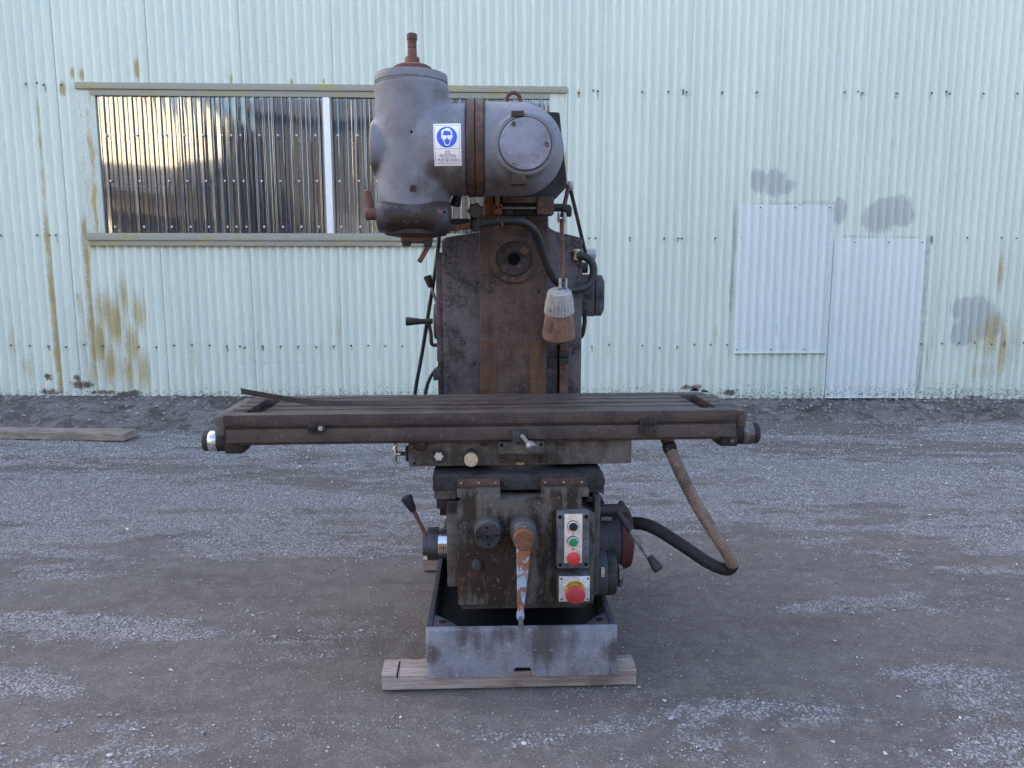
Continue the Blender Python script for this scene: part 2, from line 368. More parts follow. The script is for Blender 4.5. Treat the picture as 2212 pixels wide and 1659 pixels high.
n = NT('dirt_yard'); co = n.coord()
gm = n.attr('gravel').outputs['Fac']
big = n.noise(n.coord((.5, 1.2, 1)), 2.2, 5, .6); mid = n.noise(co, 14, 6, .65); fi = n.noise(co, 130, 5, .7); fi2 = n.noise(co, 320, 3, .7)
dirt = n.mix(n.ramp(big, .3, .7), (.170, .140, .124), (.128, .104, .092))
dirt = n.mix(n.math('MULTIPLY', n.ramp(mid, .44, .60), .55), dirt, (.205, .175, .162))
dirt = n.mix(n.math('MULTIPLY', n.ramp(fi, .45, .60), .55), dirt, (.085, .069, .062))
v2 = n.n('ShaderNodeTexVoronoi'); v2.inputs['Scale'].default_value = 95; n.l(co, v2.inputs['Vector'])
dirt = n.mix(n.math('MULTIPLY', n.math('MULTIPLY', n.ramp(v2.outputs['Distance'], .42, .22), n.ramp(v2.outputs['Color'], .55, .95)), .65), dirt, (.31, .275, .26))
dirt = n.mix(n.math('MULTIPLY', n.ramp(n.noise(n.coord((.35, 1.3, 1)), 5.5, 7, .68, .4), .50, .66), .5), dirt, (.095, .076, .067))
vo = n.n('ShaderNodeTexVoronoi'); vo.inputs['Scale'].default_value = 115; n.l(co, vo.inputs['Vector'])
chips = n.mix(n.ramp(vo.outputs['Color'], .2, .8), (.22, .198, .198), (.44, .405, .41))
chips = n.mix(n.math('MULTIPLY', n.ramp(vo.outputs['Distance'], .35, .7), .8), chips, (.10, .086, .08))
edge = n.math('ADD', gm, n.math('MULTIPLY', n.math('SUBTRACT', n.fmix(.5, n.noise(co, 34, 6, .72), mid), .5), 2.6))
gfac = n.ramp(edge, .42, .88)
sc_ = n.math('MULTIPLY', n.ramp(fi2, .60, .70), n.ramp(edge, .0, .6))
col = n.mix(n.math('MULTIPLY', gfac, .85), dirt, chips); col = n.mix(n.math('MULTIPLY', sc_, .6), col, (.42, .385, .375))
hh = n.math('ADD', n.math('MULTIPLY', fi, .7), n.math('MULTIPLY', n.math('SUBTRACT', 1.0, vo.outputs['Distance']), gfac))
n.bsdf(col, .93, 0, n.bump(n.math('ADD', hh, n.math('MULTIPLY', mid, .8)), 1.0, .009), .25)
ground = obj('ground', me, n.mat, kind='structure'); M['dirt'] = n.mat

# loose stones: one uncountable mass
def pebble_mesh():
    bm = BM(); bmesh.ops.create_icosphere(bm, subdivisions=1, radius=1.0)
    r = random.Random(3)
    for v in bm.verts: v.co *= r.uniform(.72, 1.2); v.co.z *= .62; v.co.x *= 1.25
    me = bpy.data.meshes.new('pebble'); bm.to_mesh(me); bm.free(); return me
n = NT('pebble_stone'); tone = n.attr('tone', 'INSTANCER').outputs['Fac']
pc = n.mix(tone, (.22, .195, .19), (.54, .495, .49)); pc = n.mix(n.ramp(tone, .90, .98), pc, (.66, .61, .56))
n.bsdf(pc, .85, 0, None, .3)
peb = bpy.data.objects.new('pebble', pebble_mesh()); peb.data.materials.append(n.mat)
NS = 330000
sy = 1.25 * (6.9 / 1.25) ** rng.random(NS); sx = (rng.random(NS) * 2 - 1) * (sy * .74 + .25)
mk = gravel_mask(sx, sy)
lens = .5 * fbm(sx * 5, sy * 8, 77, 3) + .5 * fbm(sx * 16, sy * 20, 78, 3)
keep = rng.random(NS) < np.clip(.05 + 1.25 * mk ** 1.5 * np.clip((lens - .40) * 5, 0.03, 1), 0, 1) * np.clip(sy / 5.5, .33, 1)
sx, sy, mk = sx[keep], sy[keep], mk[keep]
size = .0011 + .0021 * rng.random(len(sx)) ** 2.6 + .0055 * (rng.random(len(sx)) > .975) * rng.random(len(sx)) + .0009 * np.clip(sy - 3, 0, 3)
hz_ = ground_h(sx, sy)
pts = np.stack([sx, sy, hz_ + size * .15], 1)
nb = 2600; ux = rng.uniform(-5.6, 5.6, nb); ut = rng.random(nb) ** .6
uw = np.interp(ux, [-4, 4], [.62, .34]); uy = -uw + ut * (uw - .02); uz = (.18 - .010 * ux) * np.clip(ut, 0, 1) ** .85 + .004
bs_ = .003 + .014 * rng.random(nb) ** 4
ca, sa = math.cos(R(2.2)), math.sin(R(2.2))
pts = np.concatenate([pts, np.stack([ux * ca - uy * sa, 6.85 + ux * sa + uy * ca, uz], 1)]); size = np.concatenate([size, bs_]); sx = pts[:, 0]
me = bpy.data.meshes.new('loose_gravel'); me.from_pydata(pts.tolist(), [], [])
for nm, arr in (('psize', size), ('tone', np.clip(rng.normal(.50, .25, len(sx)) - np.where(np.arange(len(sx)) >= len(sx) - 2600, .45, 0), 0, 1))):
    a_ = me.attributes.new(nm, 'FLOAT', 'POINT'); a_.data.foreach_set('value', arr.astype(np.float32))
gravel = bpy.data.objects.new('loose_gravel', me); C.objects.link(gravel); gravel['kind'] = 'stuff'
tag(gravel, 'fine pale loose stones scattered in patches over the dirt yard', 'gravel')
ng = bpy.data.node_groups.new('scatter_stones', 'GeometryNodeTree')
ng.interface.new_socket('Geometry', in_out='INPUT', socket_type='NodeSocketGeometry'); ng.interface.new_socket('Geometry', in_out='OUTPUT', socket_type='NodeSocketGeometry')
gi = ng.nodes.new('NodeGroupInput'); go = ng.nodes.new('NodeGroupOutput'); ip = ng.nodes.new('GeometryNodeInstanceOnPoints')
oi = ng.nodes.new('GeometryNodeObjectInfo'); oi.inputs['Object'].default_value = peb
na = ng.nodes.new('GeometryNodeInputNamedAttribute'); na.data_type = 'FLOAT'; na.inputs['Name'].default_value = 'psize'
rv = ng.nodes.new('FunctionNodeRandomValue'); rv.data_type = 'FLOAT_VECTOR'; rv.inputs[0].default_value = (-.35, -.35, 0); rv.inputs[1].default_value = (.35, .35, 6.283)
L = ng.links.new
L(gi.outputs[0], ip.inputs['Points']); L(oi.outputs['Geometry'], ip.inputs['Instance']); L(na.outputs[0], ip.inputs['Scale'])
L(rv.outputs[0], ip.inputs['Rotation']); L(ip.outputs[0], go.inputs[0])
md = gravel.modifiers.new('scatter', 'NODES'); md.node_group = ng
print('pebbles', len(sx))

# ------------------------------------------------------------------ the shed: corrugated wall
shed = empty('corrugated_shed', (0, 6.85, 0), R(2.2))
tag(shed, 'pale green corrugated iron shed with a long ribbed plastic window', 'shed')
PITCHC = .0762
def PW(p, ly=0.0): return FW.P(p, ly)
def wall_base(x): return .18 - .010 * x
xs0 = PW((1289, 0)).x
ox0, ox1 = PW((217, 350)).x, PW((1187, 300)).x
oz1, oz0 = .5 * (PW((205, 205)).z + PW((1187, 216)).z), .5 * (PW((230, 500)).z + PW((900, 508)).z)
# stains (R lichen, G grey primer, B rust): centre px, half sizes px, strength
ST = []
def st(ch, p, rx, ry, a=1.0):
    c = PW(p); k = FW.m(p, 0); ST.append((ch, c.x, c.z, rx * k, ry * k, a))
def line(ch, p, q, w, a=1.0, k=8):
    for i in range(k):
        t = i / (k - 1); st(ch, (p[0] + (q[0] - p[0]) * t, p[1] + (q[1] - p[1]) * t), w, abs(q[1] - p[1]) / k * 1.1, a * random.uniform(.75, 1.1))
line(0, (81, 235), (98, 480), 4, .62); line(0, (100, 480), (130, 825), 7, .85, 12)
line(0, (185, 495), (203, 760), 9, .85, 10); line(0, (171, 640), (190, 740), 7, .6)
for p, a in (((215, 740), .75), ((250, 700), .78), ((240, 790), .7), ((285, 745), .68), ((300, 680), .6), ((265, 640), .55), ((225, 670), .65), ((310, 800), .6), ((200, 800), .55), ((280, 800), .6), ((420, 770), .35), ((400, 720), .3), ((30, 740), .4), ((60, 790), .4)):
    st(0, p, 20, 55, a)
for p, w, h in (((156, 158), 5, 13), ((177, 160), 6, 12), ((296, 148), 6, 22), ((500, 172), 4, 12), ((135, 192), 5, 16), ((630, 178), 3, 8), ((700, 176), 3, 6), ((1250, 203), 4, 9)): st(0, p, w, h, 1.0)
for p, w, h, a in (((2160, 590), 9, 60, .6), ((2140, 720), 22, 60, .62), ((2165, 760), 16, 70, .6), ((2105, 740), 26, 60, .42), ((2195, 730), 14, 60, .5), ((2025, 660), 8, 60, .4), ((2130, 800), 60, 30, .4)): st(0, p, w, h, a)
for i in range(46): st(0, (random.uniform(0, 2212), random.uniform(690, 800)), random.uniform(3, 10), random.uniform(20, 50), random.uniform(.22, .46))
for p, rx, ry in (((1640, 392), 22, 26), ((1672, 396), 30, 30), ((1700, 402), 20, 16), ((1930, 445), 46, 24), ((1900, 470), 38, 36), ((1945, 466), 36, 24), ((1812, 455), 18, 30), ((1760, 438), 50, 7), ((1690, 440), 90, 5),
                  ((2000, 560), 9, 70), ((1996, 680), 9, 90), ((1984, 800), 8, 60), ((1586, 520), 6, 90), ((1580, 620), 6, 80), ((2100, 668), 52, 28), ((2125, 700), 44, 34), ((2080, 720), 30, 30), ((1960, 512), 50, 4), ((1850, 512), 50, 4)): st(1, p, rx, ry, .62 if min(rx, ry) < 10 else 1.0)
for p, rx, ry, a in ((Z(7, 300, 762), 9, 9, .8), (Z(7, 480, 768), 7, 9, .9), (Z(7, 318, 858), 17, 8, 1), (Z(7, 505, 815), 22, 9, 1), (Z(7, 640, 862), 34, 5, 1), (Z(7, 800, 872), 30, 6, 1), (Z(7, 845, 868), 9, 8, 1),
                     (Z(7, 1270, 882), 8, 4, .9), ((1500, 838), 19, 6, 1), ((1480, 836), 9, 5, 1), ((1575, 848), 16, 6, 1), ((2100, 858), 30, 4, .7), ((700, 856), 30, 3, .6), ((10, 858), 20, 4, .8)): st(2, p, rx, ry, a)
HOLES = [(Z(7, 475, 830), 12, 7), (Z(7, 505, 862), 23, 16), (Z(7, 545, 832), 8, 7), (Z(7, 580, 882), 34, 7), (Z(7, 800, 884), 14, 5), ((1500, 842), 10, 3), ((1520, 845), 7, 3), (Z(7, 310, 872), 10, 4)]
HOLES = [(PW(p).x, PW(p).z, rx * FW.m(p, 0), ry * FW.m(p, 0)) for p, rx, ry in HOLES]
DENT = []
for i in range(120): DENT.append((random.uniform(-5, 5), random.uniform(.3, 2.0) if i < 90 else random.uniform(2, 3.4), random.uniform(.002, .007)))
for k in range(7): DENT.append((PW((500 + 25 * k, 788)).x, PW((500, 788)).z, .006)); DENT.append((PW((1595 + 23 * k, 600 + 30 * (k % 3))).x, PW((1595, 600)).z - .1 * (k % 3), .005))
SCREWS = []                                   # (px, py) on the wall
rowA = [(58, 182), (82, 180), (97, 184), (135, 184)] + [(10 * 0 + 1250, 202), (1281, 196), (1291, 198), (1387, 200), (1443, 199), (1475, 197), (1482, 200), (1559, 200), (1634, 200), (1823, 200), (1852, 199), (1861, 202), (1936, 203), (2010, 202), (2042, 199), (2049, 203), (2122, 203), (2195, 203)]
rowB = [(4, 509), (83, 508), (111, 508), (123, 508), (1272, 515), (1286, 515), (1360, 514), (1434, 515), (1464, 515), (1472, 515), (1544, 515), (1598, 513), (2011, 514), (2087, 514), (2161, 514), (2193, 515)]
rowC = [Z(7, x, y) for x, y in ((75, 566), (192, 570), (307, 573), (418, 578), (528, 565), (645, 570), (868, 578), (977, 580), (1087, 568), (1198, 565), (1307, 568), (1415, 574), (1497, 574), (1527, 582), (1638, 575), (1748, 573), (1858, 575), (1970, 578), (2080, 572), (2188, 572))]
rowC += [(759, 746), (796, 746), (833, 747), (870, 747), (1278, 749), (1315, 744), (1387, 746), (1424, 751), (1462, 750), (1499, 744), (1534, 744), (1569, 744), (1988, 742), (2032, 742), (2069, 740), (2103, 740), (2139, 743), (2168, 739), (2208, 740)]
SCREWS = rowA + rowB + rowC
for p in SCREWS: st(2, (p[0], p[1] + 4), random.uniform(2, 3.2), random.uniform(4, 12), random.uniform(.3, .7))
STA = np.array([s[1:] for s in ST]); STC = np.array([s[0] for s in ST])
def sheet_mesh(x0, x1, zfun, z1, lift=.006, hole=True, opening=True, y0=0.0, amp=.0135, jag=.004, phase=None, lean=0.0):
    """one corrugated sheet, wall coordinates"""
    nx = max(8, int(round((x1 - x0) / (PITCHC / 9)))); X = np.linspace(x0, x1, nx + 1)
    zb = float(min(zfun(x0), zfun(x1)))
    zz = np.concatenate([np.arange(0, .36, .009), np.arange(.36, min(max(z1 - zb, .4), 3.5), .024)])
    zz = zz[zz < (z1 - zb) - .003]
    if z1 > 4: zz = np.concatenate([zz, [z1 - zb - .8]])
    zz = np.append(zz, z1 - zb)
    XX, TT = np.meshgrid(X, zz)
    base = np.array([zfun(x) for x in X]) + (fbm(X * 30, X * 0 + 3, 91, 3) - .5) * jag
    w = np.clip(1 - TT / .3, 0, 1)
    ZZ = zb + TT + (base[None] - zb) * w
    ph = 2 * np.pi * (XX - (xs0 if phase is None else phase)) / PITCHC
    t = (XX - x0) / (x1 - x0)
    YY = y0 - amp * np.cos(ph) - lift * t + (fbm(XX * 1.5, ZZ * .8, 55, 3) - .5) * .014
    for dx, dz, A in DENT:
        m_ = (abs(XX - dx) < .08) & (abs(ZZ - dz) < .06)
        if m_.any(): YY[m_] += A * np.exp(-((XX[m_] - dx) / .018) ** 2 - ((ZZ[m_] - dz) / .011) ** 2)
    XX = XX + lean * (ZZ - ZZ.min())
    V = np.stack([XX.ravel(), YY.ravel(), ZZ.ravel()], 1)
    ny = len(zz); k = (np.arange(ny - 1)[:, None] * (nx + 1) + np.arange(nx)[None]).ravel()
    Fq = np.stack([k, k + 1, k + nx + 2, k + nx + 1], 1)
    cen = V[Fq].mean(1); keep = np.ones(len(Fq), bool)
    if opening: keep &= ~((cen[:, 0] > ox0 - .02) & (cen[:, 0] < ox1 + .02) & (cen[:, 2] > oz0 - .03) & (cen[:, 2] < oz1 + .03))
    if hole:
        jn = fbm(cen[:, 0] * 40, cen[:, 2] * 40, 63, 2)
        for hx, hz, rx, rz in HOLES: keep &= ~((((cen[:, 0] - hx) / rx) ** 2 + ((cen[:, 2] - hz) / rz) ** 2) < .6 + .9 * jn)
    Fq = Fq[keep]
    used = np.unique(Fq); rm = -np.ones(len(V), int); rm[used] = np.arange(len(used)); V = V[used]; Fq = rm[Fq]
    me = bpy.data.meshes.new('wall_sheet'); me.from_pydata(V.tolist(), [], Fq.tolist())
    colr = np.zeros((len(V), 4), np.float32); colr[:, 3] = 1
    for (cx, cz, rx, rz, a), ch in zip(STA, STC):
        if cx < V[:, 0].min() - 3 * rx or cx > V[:, 0].max() + 3 * rx: continue
        d2 = ((V[:, 0] - cx) / rx) ** 2 + ((V[:, 2] - cz) / rz) ** 2
        colr[:, ch] = np.maximum(colr[:, ch], a * np.exp(-d2 ** (2.0 if ch == 1 else 1.0) * .8))
    a_ = me.attributes.new('stain', 'FLOAT_COLOR', 'POINT'); a_.data.foreach_set('color', colr.ravel())
    return me
def iron(name, paint, paint2, prime=True):
    n = NT(name); co = n.coord(); sp = n.n('ShaderNodeSeparateColor'); n.l(n.attr('stain').outputs['Color'], sp.inputs[0])
    a = n.noise(n.coord((1, 1, .25)), 1.3, 5, .55); b = n.noise(n.coord((2, 2, .12)), 26, 6, .6); c = n.noise(co, 60, 6, .7); d = n.noise(co, 11, 6, .65)
    col = n.mix(n.ramp(a, .3, .7), paint, paint2)
    col = n.mix(n.math('MULTIPLY', n.ramp(b, .52, .72), .16), col, (.36, .37, .31))
    col = n.mix(n.math('MULTIPLY', n.math('MULTIPLY', n.ramp(n.noise(n.coord((3, 3, .35)), 3.2, 7, .7), .52, .70), n.ramp(c, .40, .60)), .22), col, (.34, .32, .23))
    col = n.mix(n.math('MULTIPLY', n.ramp(c, .68, .76), .3), col, (.24, .25, .235))
    gp = n.ramp(n.math('ADD', sp.outputs[1], n.math('MULTIPLY', n.math('SUBTRACT', n.fmix(.65, d, b), .5), 2.6)), .34, .70)
    col = n.mix(n.math('MULTIPLY', gp, .74), col, n.mix(a, (.37, .385, .375), (.31, .325, .32)))
    ln = n.math('ADD', sp.outputs[0], n.math('MULTIPLY', n.math('SUBTRACT', n.fmix(.5, c, b), .5), 1.5))
    col = n.mix(n.math('MULTIPLY', n.ramp(ln, .20, .75), .88), col, n.mix(n.ramp(d, .35, .65), (.40, .255, .055), (.32, .265, .125)))
    rs = n.math('ADD', sp.outputs[2], n.math('MULTIPLY', n.math('SUBTRACT', n.fmix(.5, c, d), .5), 3.2))
    col = n.mix(n.math('MULTIPLY', n.math('MULTIPLY', n.ramp(rs, .30, .75), n.ramp(sp.outputs[2], .02, .2)), .92), col, n.mix(n.ramp(d, .4, .6), (.16, .075, .045), (.055, .034, .027)))
    # splash dirt along the foot of the sheet
    g = n.n('ShaderNodeNewGeometry'); sz = n.n('ShaderNodeSeparateXYZ'); n.l(g.outputs['Position'], sz.inputs[0])
    ft = n.math('SUBTRACT', n.ramp(sz.outputs[2], .48, .14), n.ramp(n.noise(co, 45, 6, .75), .30, .62))
    col = n.mix(n.math('MULTIPLY', n.ramp(ft, .15, .6), .75), col, (.11, .115, .09))
    n.bsdf(col, n.fmix(d, .30, .48), 0, n.bump(n.noise(co, 35, 4, .6), .12, .0015), .5); return n.mat
M['iron'] = iron('green_painted_iron', (.60, .632, .552), (.54, .578, .515))
M['zinc'] = iron('blue_grey_iron', (.62, .64, .62), (.575, .60, .585))
k0, k1 = -21, 13
for k in range(k0, k1):
    a = xs0 + k * .762; b = a + .762 + .060
    if k < -8 or k > 8:
        bm = BM(); nxs = 50; vv = [[bm.verts.new((a + .822 * i / nxs, -.0085 * math.cos(2 * math.pi * (a + .822 * i / nxs - xs0) / PITCHC) - .0035 * i / nxs, z)) for i in range(nxs + 1)] for z in (.1, 6.2)]
        for i in range(nxs): bm.faces.new((vv[0][i], vv[0][i + 1], vv[1][i + 1], vv[1][i]))
        obj('wall_sheet', bm, M['iron'], shed, 60); continue
    full_in = a > ox0 - .02 and b < ox1 + .05
    if full_in:
        obj('wall_sheet', sheet_mesh(a, b, wall_base, oz0 - .01, opening=False), M['iron'], shed, 60)
        obj('wall_sheet', sheet_mesh(a, b, lambda x: oz1 + .02, 6.2, hole=False, opening=False, jag=0), M['iron'], shed, 60)
    else:
        obj('wall_sheet', sheet_mesh(a, b, wall_base, 6.2, hole=(-6 < k)), M['iron'], shed, 60)
# repair sheets on the right
def repair(p00, p01, p10, y, ph, mat_, nm):
    a = PW(p00); zt = PW(p01).z; b = PW(p10)
    s = obj(nm, sheet_mesh(a.x, b.x, lambda x: a.z, zt, lift=.001, hole=False, opening=False, y0=y, jag=.006, phase=ph), mat_, shed, 60)
    for q in range(6):
        t = q / 5; bmq = BM(); lathe(bmq, (a.x + .03 + (b.x - a.x - .06) * t, y - .0125, zt - .03 if q % 2 else a.z + .03), (0, -1, 0), [(0, .006), (.003, .006), (.005, .003)], 8); obj('screw', bmq, M['dark'], s)
    bmq = BM(); box(bmq, a.x + .002, b.x - .002, y - .0165, y + .010, a.z - .004, a.z + .0035, .001); obj('folded_edge', bmq, M['edge'], s)
    bmq = BM(); box(bmq, b.x - .003, b.x + .003, y - .0145, y + .010, a.z, zt, .001); obj('folded_edge', bmq, M['edge'], s)
    return s
M['edge'] = plain('bright_cut_edge', (.66, .68, .68), .4, 0, .2)
r1 = repair((1582, 762), (1588, 441), (1788, 600), -.0165, xs0, M['zinc'], 'repair_sheet')
zz2 = PW((1890, 860)).z
r2 = repair((1780, 858), (1786, 516), (1990, 600), -.0125, xs0, M['zinc'], 'repair_sheet')
# screws of the three purlin rows
bm = BM(); lathe(bm, (0, 0, 0), (0, -1, 0), [(0, .0095), (.0015, .0095), (.002, .0065), (.007, .006), (.0085, .004)], 10)
scr = bpy.data.meshes.new('screw'); bm.to_mesh(scr); bm.free(); finish(scr)
M['screw'] = worn('screw_rust', (.20, .17, .15), (.10, .07, .055), (.15, .08, .05), scale=60, fine=.3)
scr.materials.append(M['screw'])
for p in SCREWS:
    o = bpy.data.objects.new('screw', scr); C.objects.link(o); o.parent = shed; q = PW(p); o.location = (q.x, -.0168, q.z)
# hidden carcass of the shed
M['inside'] = plain('shed_lining', (.045, .042, .04), .8, 0, .4)
M['roofiron'] = plain('roof_iron', (.30, .31, .31), .5, .2, .3)
xa, xb = xs0 + k0 * .762, xs0 + k1 * .762 + .05
bm = BM(); prism(bm, [(.06, 6.15), (8.0, 8.6), (16, 6.15), (16, 6.05), (8.0, 8.5), (.06, 6.05)], xa, xb, 'x'); obj('roof', bm, M['roofiron'], shed)
for x in (xa, xb - .06):
    bm = BM(); prism(bm, [(.06, .0), (16, .0), (16, 6.04), (8, 8.49), (.06, 6.04)], x, x + .06, 'x'); obj('end_wall', bm, M['inside'], shed)
bm = BM(); box(bm, xa + .07, xb - .07, 15.9, 15.98, 0, 6.03); obj('back_wall', bm, M['inside'], shed)
bm = BM(); box(bm, xa + .07, xb - .07, 2.6, 2.66, .05, 5.9); obj('partition', bm, M['inside'], shed)
bm = BM(); box(bm, xa + .07, xb - .07, .08, 2.59, .02, .08); obj('floor_slab', bm, M['dark'], shed)
M['concrete'] = worn('footing', (.26, .235, .215), (.17, .15, .14), (.10, .085, .075), scale=14, fine=.3, rough=(.8, .95), spec=.2)
bm = BM(); box(bm, xa + .1, xb - .1, .045, .14, 0, .225, .006); obj('footing', bm, M['concrete'], shed)
# purlins behind the window sheets
M['purlin'] = plain('dark_purlin', (.035, .04, .055), .5, 0, .3)
for yv in (525, 810, 1095):
    zc = PW(Z(6, 800, yv)).z; bm = BM(); box(bm, ox0 - .2, ox1 + .2, .035, .075, zc - .042, zc + .042, .003); obj('girt', bm, M['purlin'], shed)

# the ribbed plastic window
def lich(name, base, moss, thr=(.5, .62), dirty=.6, stretch=(.45, 1, 2.2)):
    n = NT(name); co = n.coord(); a = n.noise(n.coord(stretch), 7, 8, .72); b = n.noise(n.coord((1, 1, 1.5)), 22, 6, .7); c = n.noise(co, 70, 4, .7)
    col = n.mix(n.ramp(c, .35, .7), base, tuple(x * .78 for x in base))
    col = n.mix(n.math('MULTIPLY', n.ramp(b, .45, .66), dirty), col, (.25, .245, .19)); col = n.mix(n.math('MULTIPLY', n.ramp(a, *thr), .85), col, moss)
    n.bsdf(col, .6, 0, n.bump(c, .2, .001), .35); return n.mat
M['flash'] = lich('mossy_flashing', (.31, .30, .25), (.36, .265, .075), (.50, .64))
M['jamb'] = lich('pale_flashing', (.55, .585, .52), (.38, .25, .06), (.50, .64), .12, (2.6, 1, .35))
M['white'] = plain('white_mullion', (.78, .75, .76), .5, 0, .08)
def flat(px0, py0, px1, py1, f, b, name, mat_, par=None, bev=.002):
    a = PW((px0, py0), f); c = PW((px1, py1), f); bm = BM(); box(bm, a.x, c.x, f, b, c.z, a.z, bev); return obj(name, bm, mat_, par or shed)
zt0, zt1 = PW((165, 179), -.05).z, PW((1220, 202), -.05).z
xl, xr = PW((160, 185), -.05).x, PW((1225, 195), -.05).x
zh = oz1 + .012
def rail(name, z_out0, z_out1, y0, y1, x0=xl, x1=xr):
    bm = BM(); box(bm, x0, x1, y0, y1, z_out0, z_out1, .003); return obj(name, bm, M['flash'], shed)
rail('head_flashing', oz1 + .046, oz1 + .098, -.045, .01); rail('head_trim', oz1 - .004, oz1 + .045, -.030, .012, PW((197, 200)).x, PW((1187, 200)).x)
rail('sill', oz0 - .064, oz0 - .002, -.060, .02, PW((186, 500), -.05).x, xr); rail('sill_apron', oz0 - .108, oz0 - .065, -.045, .01, PW((188, 500), -.05).x, xr)
bm = BM(); xj0, xj1 = PW((176, 350), -.02).x, PW((217, 350)).x
box(bm, xj0, xj1 + .004, -.026, .012, oz0 - .001, oz1 + .045, .003); obj('jamb', bm, M['jamb'], shed)
bm = BM(); box(bm, ox1 - .004, PW((1224, 300)).x, -.026, .012, oz0 - .001, oz1 + .045, .003); obj('jamb', bm, M['jamb'], shed)
xm0, xm1 = PW((702, 350), -.02).x, PW((716.5, 350), -.02).x
bm = BM(); box(bm, xm0, xm1, -.034, .03, oz0 + .0, oz1 - .005, .003); obj('mullion', bm, M['white'], shed)
for x in (xm0 - .012, xm1 + .002):
    bm = BM(); box(bm, x, x + .010, -.022, .03, oz0 + .0, oz1 - .005, .002); obj('mullion_bead', bm, M['flash'], shed)
n = NT('ribbed_plastic'); co = n.coord()
fr = n.n('ShaderNodeFresnel'); fr.inputs[0].default_value = 2.3
gl = n.n('ShaderNodeBsdfGlossy'); gl.inputs['Roughness'].default_value = .045; gl.inputs['Color'].default_value = (.95, .97, 1, 1)
tr = n.n('ShaderNodeBsdfTransparent'); tr.inputs[0].default_value = (.62, .66, .72, 1)
df = n.n('ShaderNodeBsdfDiffuse'); dn = n.noise(n.coord((3, 3, .18)), 16, 6, .65)
rib_shade_ = n.attr('seam').outputs['Fac']; n.setv(df.inputs[0], n.mix(rib_shade_, n.mix(n.ramp(dn, .40, .60), (.050, .080, .155), (.10, .085, .08)), (.004, .005, .010)))  # dark refraction at the rib edges, painted into the pane colour as lines
bp = n.bump(n.noise(n.coord((1, 1, .3)), 5, 2, .5), .03, .01); n.l(bp, gl.inputs['Normal'])
m1 = n.n('ShaderNodeMixShader'); n.setv(m1.inputs[0], n.fmix(rib_shade_, .38, .97)); n.l(tr.outputs[0], m1.inputs[1]); n.l(df.outputs[0], m1.inputs[2])
m2 = n.n('ShaderNodeMixShader'); n.l(fr.outputs[0], m2.inputs[0]); n.l(m1.outputs[0], m2.inputs[1]); n.l(gl.outputs[0], m2.inputs[2]); n.l(m2.outputs[0], n.out.inputs[0])
M['plastic'] = n.mat
def pane(x0, x1, y, seed):
    r = random.Random(seed); prof = []; rib_shade = []; x = x0; p = .0775
    while x < x1:
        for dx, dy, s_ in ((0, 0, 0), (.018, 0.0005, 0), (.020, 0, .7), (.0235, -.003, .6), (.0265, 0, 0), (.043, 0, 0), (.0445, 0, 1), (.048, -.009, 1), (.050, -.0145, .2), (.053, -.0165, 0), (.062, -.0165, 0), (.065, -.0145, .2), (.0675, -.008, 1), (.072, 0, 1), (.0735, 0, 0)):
            if x + dx <= x1: prof.append((x + dx + r.uniform(-.0008, .0008), y + dy)); rib_shade.append(s_ * r.uniform(.5, 1))
        x += p
    prof.append((x1, y)); rib_shade.append(0); NZ = 14
    V = []; Fq = []
    for j in range(NZ + 1):
        z = oz0 + (oz1 - oz0) * j / NZ
        for px, py in prof: V.append((px, py + .0022 * math.sin(px * 2.1 + z * 2.3 + seed), z))
    m_ = len(prof)
    for j in range(NZ):
        for i in range(m_ - 1): Fq.append((j * m_ + i, j * m_ + i + 1, (j + 1) * m_ + i + 1, (j + 1) * m_ + i))
    me = bpy.data.meshes.new('window_pane'); me.from_pydata(V, [], Fq); a_ = me.attributes.new('seam', 'FLOAT', 'POINT'); a_.data.foreach_set('value', np.tile(np.array(rib_shade, np.float32), NZ + 1)); return obj('window_pane', me, M['plastic'], shed, 8)
xmid = PW((385, 350)).x; xmid2 = PW((500, 350)).x
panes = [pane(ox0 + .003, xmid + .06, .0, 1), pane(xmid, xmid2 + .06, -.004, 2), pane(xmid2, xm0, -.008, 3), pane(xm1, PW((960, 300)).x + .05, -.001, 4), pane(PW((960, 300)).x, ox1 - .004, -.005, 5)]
bm = BM(); lathe(bm, (0, 0, 0), (0, -1, 0), [(0, .009), (.003, .008), (.006, .004)], 10)
cap = bpy.data.meshes.new('screw_cap'); bm.to_mesh(cap); bm.free(); finish(cap); cap.materials.append(M['white'])
for yv, xsx in ((525, (345, 530, 715, 828, 945, 1065, 1122, 1180, 1297, 1412, 1528, 1646, 1785, 1908)), (810, (372, 553, 735, 850, 965, 1083, 1139, 1199, 1312, 1428, 1544, 1657, 1797, 1917, 2030)), (1095, (400, 580, 752, 871, 984, 1100, 1156, 1218, 1328, 1445, 1560, 1668, 1807, 1926, 2040))):
    for x in xsx:
        q = PW(Z(6, x, yv), -.02); o = bpy.data.objects.new('screw_cap', cap); C.objects.link(o); o.parent = shed; o.location = (q.x, -.019, q.z)

